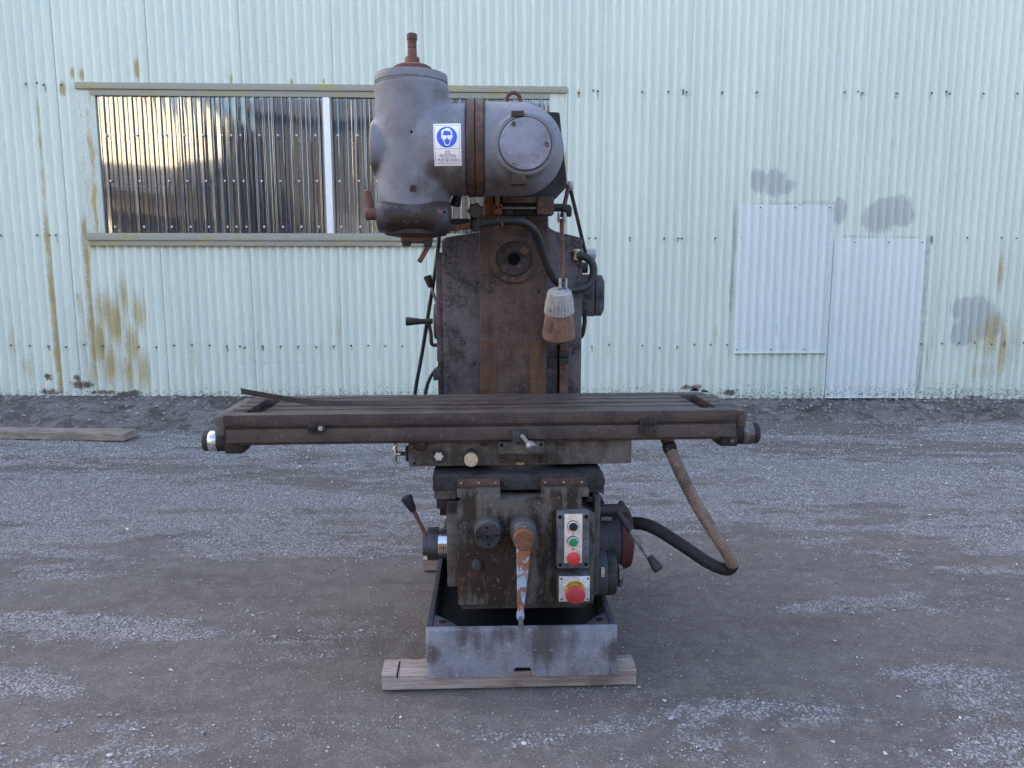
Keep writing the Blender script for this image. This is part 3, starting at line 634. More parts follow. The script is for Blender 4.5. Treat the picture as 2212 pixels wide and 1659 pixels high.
# asphalt bank along the foot of the wall
bx = np.arange(-12.0, 11.01, .03); bt = np.linspace(0, 1, 26)
BX, BT = np.meshgrid(bx, bt)
wdt = np.interp(BX, [-4, 4], [.62, .34]) * (1 + .25 * (fbm(BX * 1.2, BX * 0 + 1, 71, 3) - .5))
top = np.array(wall_base(BX)) + .012
BY = -wdt + BT * (wdt + .035)
prof = np.clip(BT, 0, 1) ** .85
lump = (fbm(BX * 3, BT * 3, 72, 4) - .5) * .09 * np.sin(np.pi * np.clip(BT, 0, 1)) + (fbm(BX * 14, BT * 10, 73, 3) - .5) * .034
BZ = -.03 + (top + .03) * prof + lump
BZ[-3:] = np.minimum(BZ[-3:], top[-3:] + .012)
V = np.stack([BX.ravel(), BY.ravel(), BZ.ravel()], 1); nn = len(bx)
k = (np.arange(len(bt) - 1)[:, None] * nn + np.arange(nn - 1)[None]).ravel(); Fq = np.stack([k, k + 1, k + nn + 1, k + nn], 1)
me = bpy.data.meshes.new('asphalt_bank'); me.from_pydata(V.tolist(), [], Fq.tolist())
n = NT('old_asphalt'); co = n.coord(); a = n.noise(n.coord((.6, 1, 1)), 3, 6, .65); b = n.noise(co, 16, 7, .7); c = n.noise(co, 110, 4, .7)
col = n.mix(n.ramp(a, .35, .65), (.10, .082, .074), (.20, .172, .158)); col = n.mix(n.math('MULTIPLY', n.ramp(b, .48, .62), .7), col, (.26, .228, .215))
col = n.mix(n.math('MULTIPLY', n.ramp(n.noise(n.coord((.7, 1, 1)), 9, 6, .7), .50, .62), .7), col, (.060, .048, .042))
col = n.mix(n.math('MULTIPLY', n.ramp(c, .42, .62), .5), col, (.035, .032, .032)); col = n.mix(n.math('MULTIPLY', n.ramp(n.noise(co, 7, 6, .7), .60, .66), .8), col, (.055, .055, .030))
n.bsdf(col, .92, 0, n.bump(n.math('ADD', b, n.math('MULTIPLY', c, .6)), .9, .01), .25)
bank = obj('asphalt_bank', me, n.mat, kind='structure'); bank.location = (0, 6.85, 0); bank.rotation_euler = (0, 0, R(2.2))

# plank lying at the foot of the bank
def beam(name, length, w, h, mat_, cuts=26, warp=.002, seed=1):
    bm = BM(); r = random.Random(seed); rings = []
    for i in range(cuts + 1):
        x = -length / 2 + length * i / cuts; ring = []
        for y, z in ((-w / 2 + .003, 0), (-w / 2, .003), (-w / 2, h - .004), (-w / 2 + .004, h), (w / 2 - .004, h), (w / 2, h - .004), (w / 2, .003), (w / 2 - .003, 0)):
            ring.append(bm.verts.new((x + (r.uniform(-.003, .003) if i in (0, cuts) else 0), y + r.uniform(-warp, warp) * .5, z + r.uniform(-warp, warp) * .5 * (z > .01))))
        rings.append(ring)
    for a, b in zip(rings, rings[1:]):
        for i in range(8): bm.faces.new((a[i], a[(i + 1) % 8], b[(i + 1) % 8], b[i]))
    bm.faces.new(rings[0][::-1]); bm.faces.new(rings[-1])
    bmesh.ops.recalc_face_normals(bm, faces=bm.faces[:]); return obj(name, bm, mat_, None, 30)
pr = F0.G(Z(7, 768, 1168), 0); pl_ = F0.G((0, 949), 0)
dirv = (pr - pl_).normalized(); plen = 2.2
plank = beam('plank', plen, .19, .058, M['woodtop'], 30, .002, 5)
ang = math.atan2(dirv.y, dirv.x); nrm = Vector((-dirv.y, dirv.x, 0))
plank.location = pr - dirv * (plen / 2) + nrm * .095 + Vector((0, 0, .004)); plank.rotation_euler = (0, 0, ang)
tag(plank, 'weathered grey wooden plank lying flat at the foot of the bank', 'plank')

# dry sticks on the gravel
M['stick'] = plain('dry_stick', (.16, .13, .11), .9, 0, .4)
def stick(p, q, r, label):
    a = F0.G(p, .006); b = F0.G(q, .006); mid_ = a.lerp(b, .5) + Vector((0, .01, .006))
    bm = BM(); c0 = (a + b) / 2; tube(bm, smooth_path([a - c0, mid_ - c0, b - c0], 6), r, 7)
    o = obj('stick', bm, M['stick']); o.location = c0; tag(o, label, 'stick', 'dry sticks on the yard')
stick(Z(7, 1085, 1207), Z(7, 1262, 1209), .0035, 'thin dry stick lying beyond the left end of the table')
stick(Z(3, 335, 650), Z(3, 435, 646), .004, 'short pale straw lying below the left table dial')
stick(Z(7, 0, 1050), Z(7, 30, 1018), .005, 'thin twig leaning on the asphalt bank')

# the sunlit building across the yard that the window mirrors
opp = empty('cream_building', (-9.5, -16, 0), R(2)); tag(opp, 'cream gabled building across the yard, mirrored in the plastic window', 'building')
M['cream'] = plain('cream_wall', (.84, .75, .57), .8, 0, .15)
M['roofdark'] = plain('dark_roof', (.06, .06, .065), .7, 0, .3)
bm = BM(); prism(bm, [(-5.5, 0), (.7, 0), (.7, 6.6), (-2.5, 8.6), (-5.5, 8.9)], 0, -9, 'y'); obj('wall', bm, M['cream'], opp)
bm = BM(); prism(bm, [(1.2, 6.28), (-2.5, 8.59), (-5.9, 8.89), (-5.9, 9.1), (-2.5, 8.8), (1.2, 6.5)], .35, -9.3, 'y'); obj('roof', bm, M['roofdark'], opp)
bm = BM(); prism(bm, [(.01, 5.3), (3.2, 4.1), (3.2, 3.95), (.01, 5.15)], -5.6, .9, 'x'); obj('lean_to_roof', bm, M['roofdark'], opp)
for x in (-5.3, -2.5, .6):
    bm = BM(); box(bm, x - .07, x + .07, 2.9, 3.04, 0, 4.0, .01); obj('post', bm, M['roofdark'], opp)
bm = BM(); box(bm, -3.5, .5, .02, .06, 0, 3.4, .01); obj('door', bm, M['roofdark'], opp)

# made-up dark sheds behind the camera, added to block the low sky
def sky_blocker_shed(x, w, h, label, mat_):
    s = empty('timber_shed', (x, -17, 0)); tag(s, label, 'shed', 'sheds across the yard')
    bm = BM(); prism(bm, [(-.001, 0), (-.001, h), (-6, h + 1.8), (-12, h), (-12, 0)], -w / 2, w / 2, 'x'); obj('wall', bm, mat_, s)
    bm = BM(); prism(bm, [(.5, h - .1), (.5, h + .02), (-6, h + 2.0), (-12.5, h + .02), (-12.5, h - .1), (-6, h + 1.82)], -w / 2 - .3, w / 2 + .3, 'x'); obj('roof', bm, M['roofdark'], s)
    for k in range(int(w // 9)):
        xx = -w / 2 + 4.5 + k * 9
        bm = BM(); box(bm, xx - 1.6, xx + 1.6, .02, .08, 0, 3.6, .01); obj('door', bm, M['roofdark'], s)
    return s
M['darkboard'] = plain('dark_weatherboard', (.060, .058, .056), .85, 0, .4, .3, .2)
sky_blocker_shed(12.5, 41, 7.2, 'long dark timber shed across the yard, to the east of the cream building', M['darkboard'])
sky_blocker_shed(-36, 40, 7.2, 'long dark timber shed across the yard, to the west of the cream building', M['darkboard'])
# ------------------------------------------------------------------ the milling machine
mill = empty('milling_machine', (FM.o.x, FM.o.y, 0), FM.yaw)
tag(mill, 'old rusty grey milling machine with a long slotted table and vertical head', 'milling machine')
YV = Vector((0, -1, 0))
def part(name, bm, mat_, parent=None, fr=FM, sharp=35):
    o = obj(name, bm, M[mat_], parent or mill, sharp)
    if fr is FT and (parent is None or parent is mill):
        o.location = FM.loc(FT.o); o.rotation_euler = (0, 0, FT.yaw - FM.yaw)
    return o
def pbox(bm, fr, z, x0, y0, x1, y1, f, b, bev=.003):
    """box whose front face spans the picture rectangle, from depth f to b"""
    a = fr.P(Z(z, x0, (y0 + y1) / 2), f); c = fr.P(Z(z, x1, (y0 + y1) / 2), f)
    t = fr.P(Z(z, (x0 + x1) / 2, y0), f); u = fr.P(Z(z, (x0 + x1) / 2, y1), f)
    box(bm, a.x, c.x, f, b, u.z, t.z, bev)
def Pm(z, x, y, ly): return FM.P(Z(z, x, y), ly)
def Pt(z, x, y, ly): return FT.P(Z(z, x, y), ly)
def rad(fr, z, px, x, y, ly): return px * ZOOM[z][2] * fr.m(Z(z, x, y), ly)
def disc(bm, fr, z, x, y, rpx, ly, depth, bev=.002, seg=28):
    """front-facing round boss: front circle at depth ly, going back by depth"""
    c = fr.P(Z(z, x, y), ly); r = rad(fr, z, rpx, x, y, ly)
    cyl(bm, c + Vector((0, depth, 0)), c, r, r, seg, bev); return c, r

# --- base with its oil tray
bx0, bx1 = Pm(5, 415, 1130, 0).x, Pm(5, 1812, 1130, 0).x
bzt, bzb = Pm(5, 1110, 975, 0).z, .052
nx0, nx1 = Pm(5, 1058, 1270, 0).x, Pm(5, 1182, 1270, 0).x; nz = Pm(5, 1120, 1250, 0).z
base_len = 1.10
bm = BM()
prism(bm, [(bx0, bzb), (nx0 - .012, bzb), (nx0, bzb + .012), (nx0, nz - .006), (nx0 + .006, nz), (nx1 - .006, nz), (nx1, nz - .006), (nx1, bzb + .012), (nx1 + .012, bzb), (bx1, bzb), (bx1, bzt), (bx0, bzt)], 0, .030, 'y', 0)
ce_ = [e_ for e_ in bm.edges if abs(e_.verts[0].co.z - e_.verts[1].co.z) > .1 and e_.verts[0].co.y < .001 and e_.verts[1].co.y < .001 and min(abs(e_.verts[0].co.x - bx0), abs(e_.verts[0].co.x - bx1)) < .001]
bmesh.ops.bevel(bm, geom=ce_, offset=.022, segments=5, affect='EDGES', profile=.5)
ce_ = [e_ for e_ in bm.edges if e_.verts[0].co.z > bzt - .001 and e_.verts[1].co.z > bzt - .001]
bmesh.ops.bevel(bm, geom=ce_, offset=.004, segments=2, affect='EDGES', profile=.6)
base = part('base', bm, 'base')
M['basedark'] = worn('oily_base_paint', (.060, .060, .070), (.026, .024, .026), (.07, .045, .036), scale=9, streak=.3, fine=.3)
for s in (0, 1):
    xx = (bx0, bx0 + .020) if s == 0 else (bx1 - .020, bx1); bm = BM()
    box(bm, xx[0] + (.0012 if s == 0 else 0), xx[1] - (.0012 if s else 0), .0305, base_len, bzb, bzt - .001, .005); part('base_side', bm, 'basedark', base)
bm = BM(); box(bm, bx0 + .018, bx1 - .018, base_len - .03, base_len - .001, bzb, bzt - .002, .004); part('base_rear', bm, 'basedark', base)
bm = BM(); box(bm, bx0 + .021, bx1 - .021, .0304, .034, bzb + .01, bzt - .004, .001); part('tray_lip', bm, 'pan', base)
bm = BM(); box(bm, bx0 + .021, bx1 - .021, .031, base_len - .031, bzb + .004, bzb + .075); part('oil_tray', bm, 'pan', base)
for (x, y) in ((480, 952), (1742, 930)):
    bm = BM(); c = FM.G(Z(5, x, y), bzt); s = 1 if c.x > 0 else -1
    ex = bx1 - .0205 if s > 0 else bx0 + .0205
    pts = [(ex, .0305), (ex, .118), (ex - s * .018, .112), (ex - s * .062, .062), (ex - s * .085, .0305)]
    prism(bm, pts, bzt - .030, bzt - .003, 'z', .004); bs = part('corner_pad', bm, 'basedark', base)
    bm = BM(); lathe(bm, (ex - s * .030, .062, bzt - .0035), (0, 0, 1), [(0, .0195), (.002, .0195), (.0025, .017)], 24); part('bolt_seat', bm, 'browniron', base)
    bm = BM(); lathe(bm, (ex - s * .030, .062, bzt - .0005), (0, 0, 1), [(0, .0125), (.0015, .0122)], 20); part('bolt_hole', bm, 'pan', base)

# --- column
def col_pts(lst, ly): return [(Pm(2, x, y, ly).x, Pm(2, x, y, ly).z) for x, y in lst]
CF = .66; WF = .60
cl = Pm(2, 795, 1000, CF).x; cr = Pm(2, 1897, 1000, CF).x
pts = col_pts([(1900, 492), (1885, 474), (1690, 425), (1640, 400), (1622, 370), (1622, 300), (1080, 300), (1080, 425), (810, 472), (784, 500)], CF)
bm = BM(); prism(bm, [(cl, .10), (cr, .10)] + pts, CF, 1.06, 'y', .008)
column = part('column', bm, 'column')
bm = BM(); wl_, wr_ = Pm(2, 1083, 900, WF).x, Pm(2, 1617, 900, WF).x; wt = Pm(2, 1350, 285, WF).z
box(bm, wl_, wr_, WF, CF + .01, .17, wt, .004)
way = part('column_way', bm, 'way', column)
for x0, x1 in ((1090, 1220), (1480, 1610)):
    bm = BM(); a = Pm(2, x0, 1500, WF).x; b = Pm(2, x1, 1500, WF).x; box(bm, a, b, WF - .0025, WF + .01, .18, Pm(2, 1350, 1290, WF).z, .001)
    M.setdefault('scraped', worn('scraped_way', (.115, .058, .032), (.060, .036, .026), (.15, .070, .030), g=(.40, .62), r=(.55, .7), scale=6, streak=.85, fine=.3, rough=(.4, .65)))
    part('way_face', bm, 'scraped', column)
for x, y, r in ((1150, 447, 16), (1160, 907, 16), (1548, 900, 15), (1353, 983, 9)):
    bm = BM(); c, rr = disc(bm, FM, 2, x, y, r, WF - .002, .006, .001, 16); part('socket_screw', bm, 'dark', column)
# horizontal spindle nose
bm = BM(); c = Pm(2, 1355, 643, WF - .02); k = FM.m(Z(2, 1355, 643), WF - .02) * .2728
lathe(bm, c + Vector((0, .022, 0)), YV, [(0, 190 * k), (.014, 190 * k), (.016, 188 * k), (.016, 146 * k), (.013, 145 * k)], 48)
nose = part('spindle_nose', bm, 'way')
bm = BM(); lathe(bm, c + Vector((0, .012, 0)), YV, [(0, 138 * k), (.004, 138 * k), (.006, 134 * k), (.006, 130 * k), (.010, 129 * k), (.012, 126 * k), (.0125, 49 * k), (.006, 47 * k), (.004, 10 * k)], 48)
part('spindle_face', bm, 'saddledark', nose)
bm = BM(); lathe(bm, c + Vector((0, .006, 0)), YV, [(0, 50 * k), (.0045, 48 * k), (.0067, 46 * k)], 28); lathe(bm, c, YV, [(0, 47 * k), (.0008, 46 * k)], 28); part('spindle_bore', bm, 'ink', nose)  # shallow black disc painted for the shade inside the deep bore
for dx, dy in ((82, -62), (-78, 65), (-40, -65), (45, 58)):
    bm = BM(); q = c + Vector((dx * k, -.001, -dy * k)); big_ = abs(dx) > 60; h = (30 if big_ else 20) * k
    box(bm, q.x - h, q.x + h, q.y - .006 if big_ else q.y - .002, q.y + .004, q.z - h, q.z + h, .001)
    bmesh.ops.rotate(bm, cent=q, matrix=Matrix.Rotation(R(38), 3, 'Y'), verts=bm.verts[:]); kk = part('drive_key', bm, 'browniron', nose)
for dx, dy in ((-125, -120), (115, -125), (-118, 125), (122, 122)):
    bm = BM(); q = c + Vector((dx * k, .006, -dy * k)); cyl(bm, q + Vector((0, .01, 0)), q, 11 * k, 11 * k, 12, .0005); part('nose_screw', bm, 'dark', nose)

# left side of the column: gear cover, dial, levers, cables
bm = BM(); a = Pm(2, 737, 900, .70).x
box(bm, a, cl + .002, .70, 1.0, Pm(2, 760, 1458, .70).z, Pm(2, 760, 590, .70).z, .005); gear = part('gear_cover', bm, 'column')
bm = BM(); box(bm, Pm(2, 752, 1550, .69).x, cl + .003, .69, 1.0, .35, Pm(2, 760, 1463, .69).z, .004); part('lower_cover', bm, 'kneeside', gear)
c = Pm(2, 742, 1135, .80); rd = rad(FM, 2, 145, 742, 1135, .80)
bm = BM(); lathe(bm, (c.x + .012, c.y, c.z), (-1, 0, 0), [(0, rd), (.012, rd), (.02, rd * .93), (.022, rd * .3)], 40); dial = part('speed_dial', bm, 'browniron', gear)
def lever_part(name, fr, pts_rod, r_rod, g0, g1, rg0, rg1, mat_rod='lever', parent=None, cap_=True):
    bm = BM(); tube(bm, [Vector(p) for p in pts_rod], r_rod, 12); lv = part(name, bm, mat_rod, parent)
    bm = BM(); g0 = Vector(g0); g1 = Vector(g1); L = (g1 - g0).length
    lathe(bm, g0, g1 - g0, [(0, rg0 * .9), (L * .04, rg0), (L * .85, rg1), (L * .93, rg1 * .98), (L * .94, rg1 * .9), (L * .99, rg1 * .86), (L, rg1 * .7)], 24)
    part('grip', bm, 'black', lv); return lv
u = .2728
k2 = FM.m(Z(2, 700, 1000), .74) * u
lever_part('speed_lever', FM, [Pm(2, 745, 1000, .74), Pm(2, 700, 865, .74)], 11 * k2, Pm(2, 697, 868, .74), Pm(2, 668, 775, .74), 20 * k2, 33 * k2)
bm = BM(); tube(bm, smooth_path([Pm(2, 760, 1325, .76), Pm(2, 705, 1318, .76), Pm(2, 698, 1240, .76), Pm(2, 680, 1150, .76)], 5), 15 * k2, 12)
cyl(bm, Pm(2, 712, 1135, .76), Pm(2, 612, 1138, .76), 22 * k2, 22 * k2, 16)
lv = part('crank_lever', bm, 'dark')
bm = BM(); g0 = Pm(2, 620, 1138, .76); g1 = Pm(2, 500, 1136, .76); L = (g1 - g0).length
lathe(bm, g0, g1 - g0, [(0, 20 * k2), (L * .05, 23 * k2), (L * .9, 36 * k2), (L, 32 * k2)], 24); part('grip', bm, 'black', lv)
bm = BM(); tube(bm, smooth_path([Pm(2, 762, 420, .78), Pm(2, 758, 520, .78), Pm(2, 730, 740, .80), Pm(2, 675, 1090, .82), Pm(2, 620, 1430, .84), Pm(2, 575, 1680, .84), Pm(2, 560, 1900, .84), Pm(2, 620, 2150, .84), Pm(2, 760, 2250, .86)], 8), 16 * k2, 10, .0009, .007)
part('flexible_conduit', bm, 'black')
bm = BM(); tube(bm, smooth_path([Pm(2, 760, 1500, .75), Pm(2, 715, 1545, .75), Pm(2, 680, 1610, .75), Pm(2, 655, 1700, .75), Pm(2, 650, 1850, .75), Pm(2, 760, 2000, .76)], 8), 15 * k2, 10, .0008, .007); part('flexible_conduit', bm, 'black')
bm = BM(); box(bm, Pm(2, 715, 1560, .72).x, cl - .006, .72, .77, Pm(2, 730, 1605, .72).z, Pm(2, 730, 1520, .72).z, .004); part('cable_gland', bm, 'motor')

# right side of the column: switch box, boss, scale rail
bm = BM(); x0 = cr - .004; x1 = Pm(2, 2068, 930, .80).x; zt_, zb_ = Pm(2, 1990, 765, .80).z, Pm(2, 1990, 1097, .80).z
box(bm, x0, x0 + (x1 - x0) * .66, .79, 1.0, zb_, zt_, .004)
prism(bm, [(x0 + (x1 - x0) * .67, zb_ + .002), (x0 + (x1 - x0) * .67, zt_ - .002), (x1 - .012, zt_ - .002), (x1, zt_ - .03), (x1, zb_ + .03), (x1 - .012, zb_ + .002)], .786, 1.004, 'y', .004)
part('switch_box', bm, 'headdark')
bm = BM(); c = Pm(2, 1925, 712, .84); cyl(bm, (cr - .01, c.y, c.z), (c.x + .006, c.y, c.z), .022, .022, 20); part('side_boss', bm, 'motor')
bm = BM(); c = Pm(2, 1912, 1150, .80); tube(bm, smooth_path([Pm(2, 1912, 1090, .82), Pm(2, 1915, 1140, .82), Pm(2, 1900, 1230, .82), Pm(2, 1885, 1260, .84)], 5), .009, 10); part('pipe_elbow', bm, 'dark')
bm = BM(); box(bm, Pm(2, 1718, 1400, CF - .02).x, Pm(2, 1785, 1400, CF - .02).x, CF - .02, CF + .01, .45, Pm(2, 1750, 1310, CF - .02).z, .003); rail_ = part('stop_rail', bm, 'armrust')
bm = BM(); box(bm, Pm(2, 1700, 1400, CF - .006).x, Pm(2, 1719, 1400, CF - .006).x, CF - .006, CF + .01, .45, Pm(2, 1750, 1320, CF - .006).z, .001); part('rail_edge', bm, 'ink', rail_)
for y0, y1 in ((1372, 1424), (1426, 1476)):
    bm = BM(); pbox(bm, FM, 2, 1716, y0, 1790, y1, CF - .045, CF - .015, .004); part('stop_block', bm, 'dark', rail_)
bm = BM(); disc(bm, FM, 2, 1750, 1517, 12, CF - .022, .006, .001, 12); part('rail_screw', bm, 'dark', rail_)

# --- ram behind the head
bm = BM(); RF = .50
pr_ = [(Pm(1, x, y, RF).x, Pm(1, x, y, RF).z) for x, y in ((1300, 820), (1760, 748), (1888, 755), (1958, 1400), (1850, 1515), (1700, 1560), (1225, 1560))]
prism(bm, pr_, RF, 1.12, 'y', .006); part('ram', bm, 'saddledark')
GF = .44
bm = BM(); pbox(bm, FM, 2, 1122, 150, 1188, 285, GF, RF + .03, .004); pbox(bm, FM, 2, 1186, 205, 1262, 290, GF - .004, RF + .03, .004); part('gib_block', bm, 'rust')
bm = BM(); pbox(bm, FM, 2, 1540, 148, 1672, 290, GF, RF + .03, .004); part('gib_block', bm, 'browniron')
bm = BM(); pbox(bm, FM, 2, 1262, 205, 1540, 292, GF + .03, RF + .03, .003); gb = part('gib_bar', bm, 'pan')
bm = BM(); q0 = Pm(2, 1262, 240, GF + .015); q1 = Pm(2, 1540, 240, GF + .015); cyl(bm, q0, q1, 9 * .2728 * FM.m(Z(2, 1400, 240), GF), None, 12); part('gib_rod', bm, 'steel', gb)
bm = BM(); pbox(bm, FM, 2, 1290, 255, 1345, 288, GF + .022, GF + .034, .001); part('scale_plate', bm, 'motor', gb)
bm = BM(); pbox(bm, FM, 2, 1268, 155, 1540, 200, GF + .012, RF + .03, .004); part('clamp_bar', bm, 'way')
bm = BM(); pbox(bm, FM, 2, 1210, 145, 1240, 207, GF - .012, GF + .02, .003); part('clamp_bolt', bm, 'steel')
for x in (1215, 1245):
    bm = BM(); disc(bm, FM, 2, x, 236, 9, GF - .0055, .004, .0005, 12); part('set_screw', bm, 'ink')
bm = BM(); q0 = Pm(2, 1668, 236, .47); q1 = Pm(2, 1772, 238, .47); cyl(bm, q0, q1, 31 * k2 * .9, None, 18)
pp = [(Pm(2, x, y, .45).x, Pm(2, x, y, .45).z) for x, y in ((1735, 212), (1760, 206), (1800, 212), (1815, 235), (1813, 305), (1782, 305), (1775, 268), (1740, 262))]
prism(bm, pp, .45, .49, 'y', .004); part('ram_clamp_handle', bm, 'black')

# --- head: castings blended into one skin
HL = .33
def skin(bm, voxel, it, name):
    me = bpy.data.meshes.new('raw'); bm.to_mesh(me); bm.free(); o = bpy.data.objects.new('raw', me); C.objects.link(o)
    a = o.modifiers.new('r', 'REMESH'); a.mode = 'VOXEL'; a.voxel_size = voxel; b = o.modifiers.new('s', 'SMOOTH'); b.iterations = it; b.factor = .5
    dg = bpy.context.evaluated_depsgraph_get(); dg.update(); out = bpy.data.meshes.new_from_object(o.evaluated_get(dg)); bpy.data.objects.remove(o); out.name = name; return out
k1_ = FM.m(Z(1, 900, 1000), HL) * .2480
hc = Pm(1, 612, 1085, HL); RV = 318 * k1_; RN = 396 * k1_
zt_, zl_ = Pm(1, 612, 520, HL).z, Pm(1, 612, 1640, HL).z
bm = BM()
lathe(bm, (hc.x, HL, zl_), (0, 0, 1), [(0, RV * .95), (.03, RV * .98), (.12, RV * 1.0), (zt_ - zl_, RV)], 64)
xf = Pm(1, 1085, 1085, HL).x
lathe(bm, (hc.x - .02, HL, hc.z), (1, 0, 0), [(0, RV * .9), (.06, RN * .93), (.10, RN * .96), (xf - hc.x + .02, RN * .985)], 64)
lathe(bm, (hc.x, HL, Pm(1, 612, 1075, HL).z), (-1, 0, 0), [(0, 238 * k1_), (RV + 26 * k1_, 236 * k1_), (RV + 36 * k1_, 215 * k1_)], 48)
box(bm, hc.x, hc.x + RV * .9, HL - .02, HL + .1, zl_ + .02, zt_ - .02)
head_me = skin(bm, .0055, 14, 'head_casting')
head_bvh = BVHTree.FromPolygons([v.co.copy() for v in head_me.vertices], [list(p.vertices) for p in head_me.polygons])
head = part('vertical_head', head_me, 'head', sharp=60)
zf = Pm(1, 612, 437, HL).z
bm = BM(); lathe(bm, (hc.x - .002, HL, zt_ - .004), (0, 0, 1), [(0, RV * .985), (.0035, RV * .985), (.004, RV * .965), (.0075, RV * .965), (.008, RV * .985), (zf - zt_ - .002, RV * .985), (zf - zt_ + .003, RV * .965), (zf - zt_ + .004, RV * .5)], 72); part('head_cap', bm, 'head', head)
zz = zf + .003
bm = BM(); X0 = Pm(1, 605, 300, HL).x
kk = k1_
def zy(y): return Pm(1, 605, y, HL).z
prof = [(zz, 165), (zy(372), 163), (zy(356), 140), (zy(350), 70), (zy(348), 63), (zy(290), 63), (zy(280), 58), (zy(277), 41), (zy(212), 40), (zy(204), 37), (zy(203), 33), (zy(196), 33), (zy(195), 39), (zy(132), 40), (zy(127), 45), (zy(82), 45), (zy(74), 40)]
lathe(bm, (X0, HL, 0), (0, 0, 1), [(h, r * kk) for h, r in prof], 32); part('drawbar', bm, 'redrust', head)
# round swivel body with cover
bm = BM(); cc = Pm(1, 1530, 1085, HL); xf2 = Pm(1, 1229, 1085, HL).x
lathe(bm, (xf2, HL, cc.z), (1, 0, 0), [(0, RN), (cc.x - xf2, RN)] + [(cc.x - xf2 + RN * math.sin(t), RN * math.cos(t)) for t in np.linspace(.1, 1.5, 14)], 72)
bc = Pm(1, 1590, 1028, HL - .152)
lathe(bm, (bc.x, HL - .152, bc.z), (0, 1, 0), [(0, 250 * k1_), (.006, 258 * k1_), (.15, 275 * k1_)], 72)
body = part('swivel_body', skin(bm, .0055, 8, 'swivel_casting'), 'head', sharp=60)
bv2 = BVHTree.FromPolygons([v.co.copy() for v in body.data.vertices], [list(p.vertices) for p in body.data.polygons])
cf = HL - .152
bm = BM(); c = Pm(1, 1590, 1028, cf - .012); kc = FM.m(Z(1, 1590, 1028), cf - .012) * .248
lathe(bm, c + Vector((0, .016, 0)), YV, [(0, 226 * kc), (.006, 226 * kc), (.007, 222 * kc), (.012, 222 * kc), (.014, 218 * kc)], 64); cov = part('round_cover', bm, 'cover', body)
bm = BM(); lathe(bm, c + Vector((0, .018, 0)), YV, [(0, 236 * kc), (.007, 234 * kc)], 64); part('cover_gasket', bm, 'dark', body)
for x, y in ((1488, 851), (1778, 1028), (1487, 1203)):
    bm = BM(); c2, r2_ = disc(bm, FM, 1, x, y, 21, cf - .015, .006, .001, 20); sc2 = part('cover_screw', bm, 'steel', body)
    bm = BM(); disc(bm, FM, 1, x, y, 9, cf - .0157, .003, .0003, 6); part('screw_socket', bm, 'ink', body)
for x0, y0, x1, y1 in ((1465, 738, 1580, 792), (1472, 1292, 1592, 1385)):
    bm = BM(); pbox(bm, FM, 1, x0, y0, x1, y1, cf - .008, cf + .05, .005); part('clamp_nut', bm, 'browniron', body)
for xa_, xb_, nm in ((1086, 1153, 'flange'), (1157, 1229, 'flange')):
    bm = BM(); a = Pm(1, xa_, 1080, HL).x; b = Pm(1, xb_, 1080, HL).x; zc = Pm(1, 1157, 1075, HL).z; rf = 411 * k1_
    lathe(bm, (a, HL, zc), (1, 0, 0), [(0, rf - .003), (.002, rf), (b - a - .002, rf), (b - a, rf - .003)], 80); part(nm, bm, 'browniron')
bm = BM(); a = Pm(1, 1152, 1080, HL).x; b = Pm(1, 1158, 1080, HL).x; lathe(bm, (a, HL, zc), (1, 0, 0), [(0, rf - .004), (b - a, rf - .004)], 64); part('flange_joint', bm, 'ink')
# lifting eye
ce = Pm(1, 1487, 645, HL); bm = BM(); re_ = 56 * k1_
ring = [ce + Vector((math.cos(t) * re_, 0, math.sin(t) * re_)) for t in np.linspace(R(-60), R(240), 28)]
tube(bm, ring, 17 * k1_, 10); cyl(bm, ce + Vector((0, 0, -re_ - .012)), ce + Vector((0, 0, -re_ + .006)), .022, .020, 20); part('lifting_eye', bm, 'redrust')
# screw plug and hole on the head
def on_head(z, x, y, bvh=None):
    o, d = FM.ray(Z(z, x, y)); loc, nrm_, i, dist = (bvh or head_bvh).ray_cast(o, d.normalized()); return loc, nrm_
loc, nm_ = on_head(1, 612, 1418); bm = BM(); cyl(bm, loc - nm_ * .004, loc + nm_ * .003, 31 * k1_, 29 * k1_, 24, .001); pg = part('oil_plug', bm, 'browniron', head)
bm = BM(); cs = loc + nm_ * .0033; q = Vector((math.cos(R(45)), 0, math.sin(R(45)))); tube(bm, [cs - q * 27 * k1_, cs + q * 27 * k1_], 3.5 * k1_, 6); part('plug_slot', bm, 'ink', head)
loc, nm_ = on_head(1, 597, 927); bm = BM(); cyl(bm, loc - nm_ * .004, loc + nm_ * .0008, 11 * k1_, None, 14, .0003); part('tapped_hole', bm, 'ink', head)

# dark quill housing below the head
bm = BM(); xa_, xb_ = Pm(2, 272, 300, HL - .1).x, Pm(2, 838, 300, HL - .1).x
zc = .5 * (Pm(2, 555, 175, HL - .12).z + Pm(2, 555, 418, HL - .12).z); hb = .5 * (Pm(2, 555, 165, HL - .12).z - Pm(2, 555, 422, HL - .12).z) * 1.05
rings = []
NXS = 26; NA = 48
for i in range(NXS + 1):
    t = i / NXS; x = xa_ + (xb_ - xa_) * t
    e = min(t, 1 - t) * 2; sc3 = .93 + .07 * min(1, e * 6) - .035 * math.sin(math.pi * t)
    ring = []
    for j in range(NA):
        a = 2 * math.pi * j / NA; cy_, cz_ = math.cos(a), math.sin(a)
        ring.append(bm.verts.new((x, HL - .012 + .128 * sc3 * math.copysign(abs(cy_) ** .8, cy_), zc + hb * sc3 * math.copysign(abs(cz_) ** .85, cz_))))
    rings.append(ring)
fs = []
for a, b in zip(rings, rings[1:]):
    for i in range(NA): fs.append(bm.faces.new((a[i], a[(i + 1) % NA], b[(i + 1) % NA], b[i])))
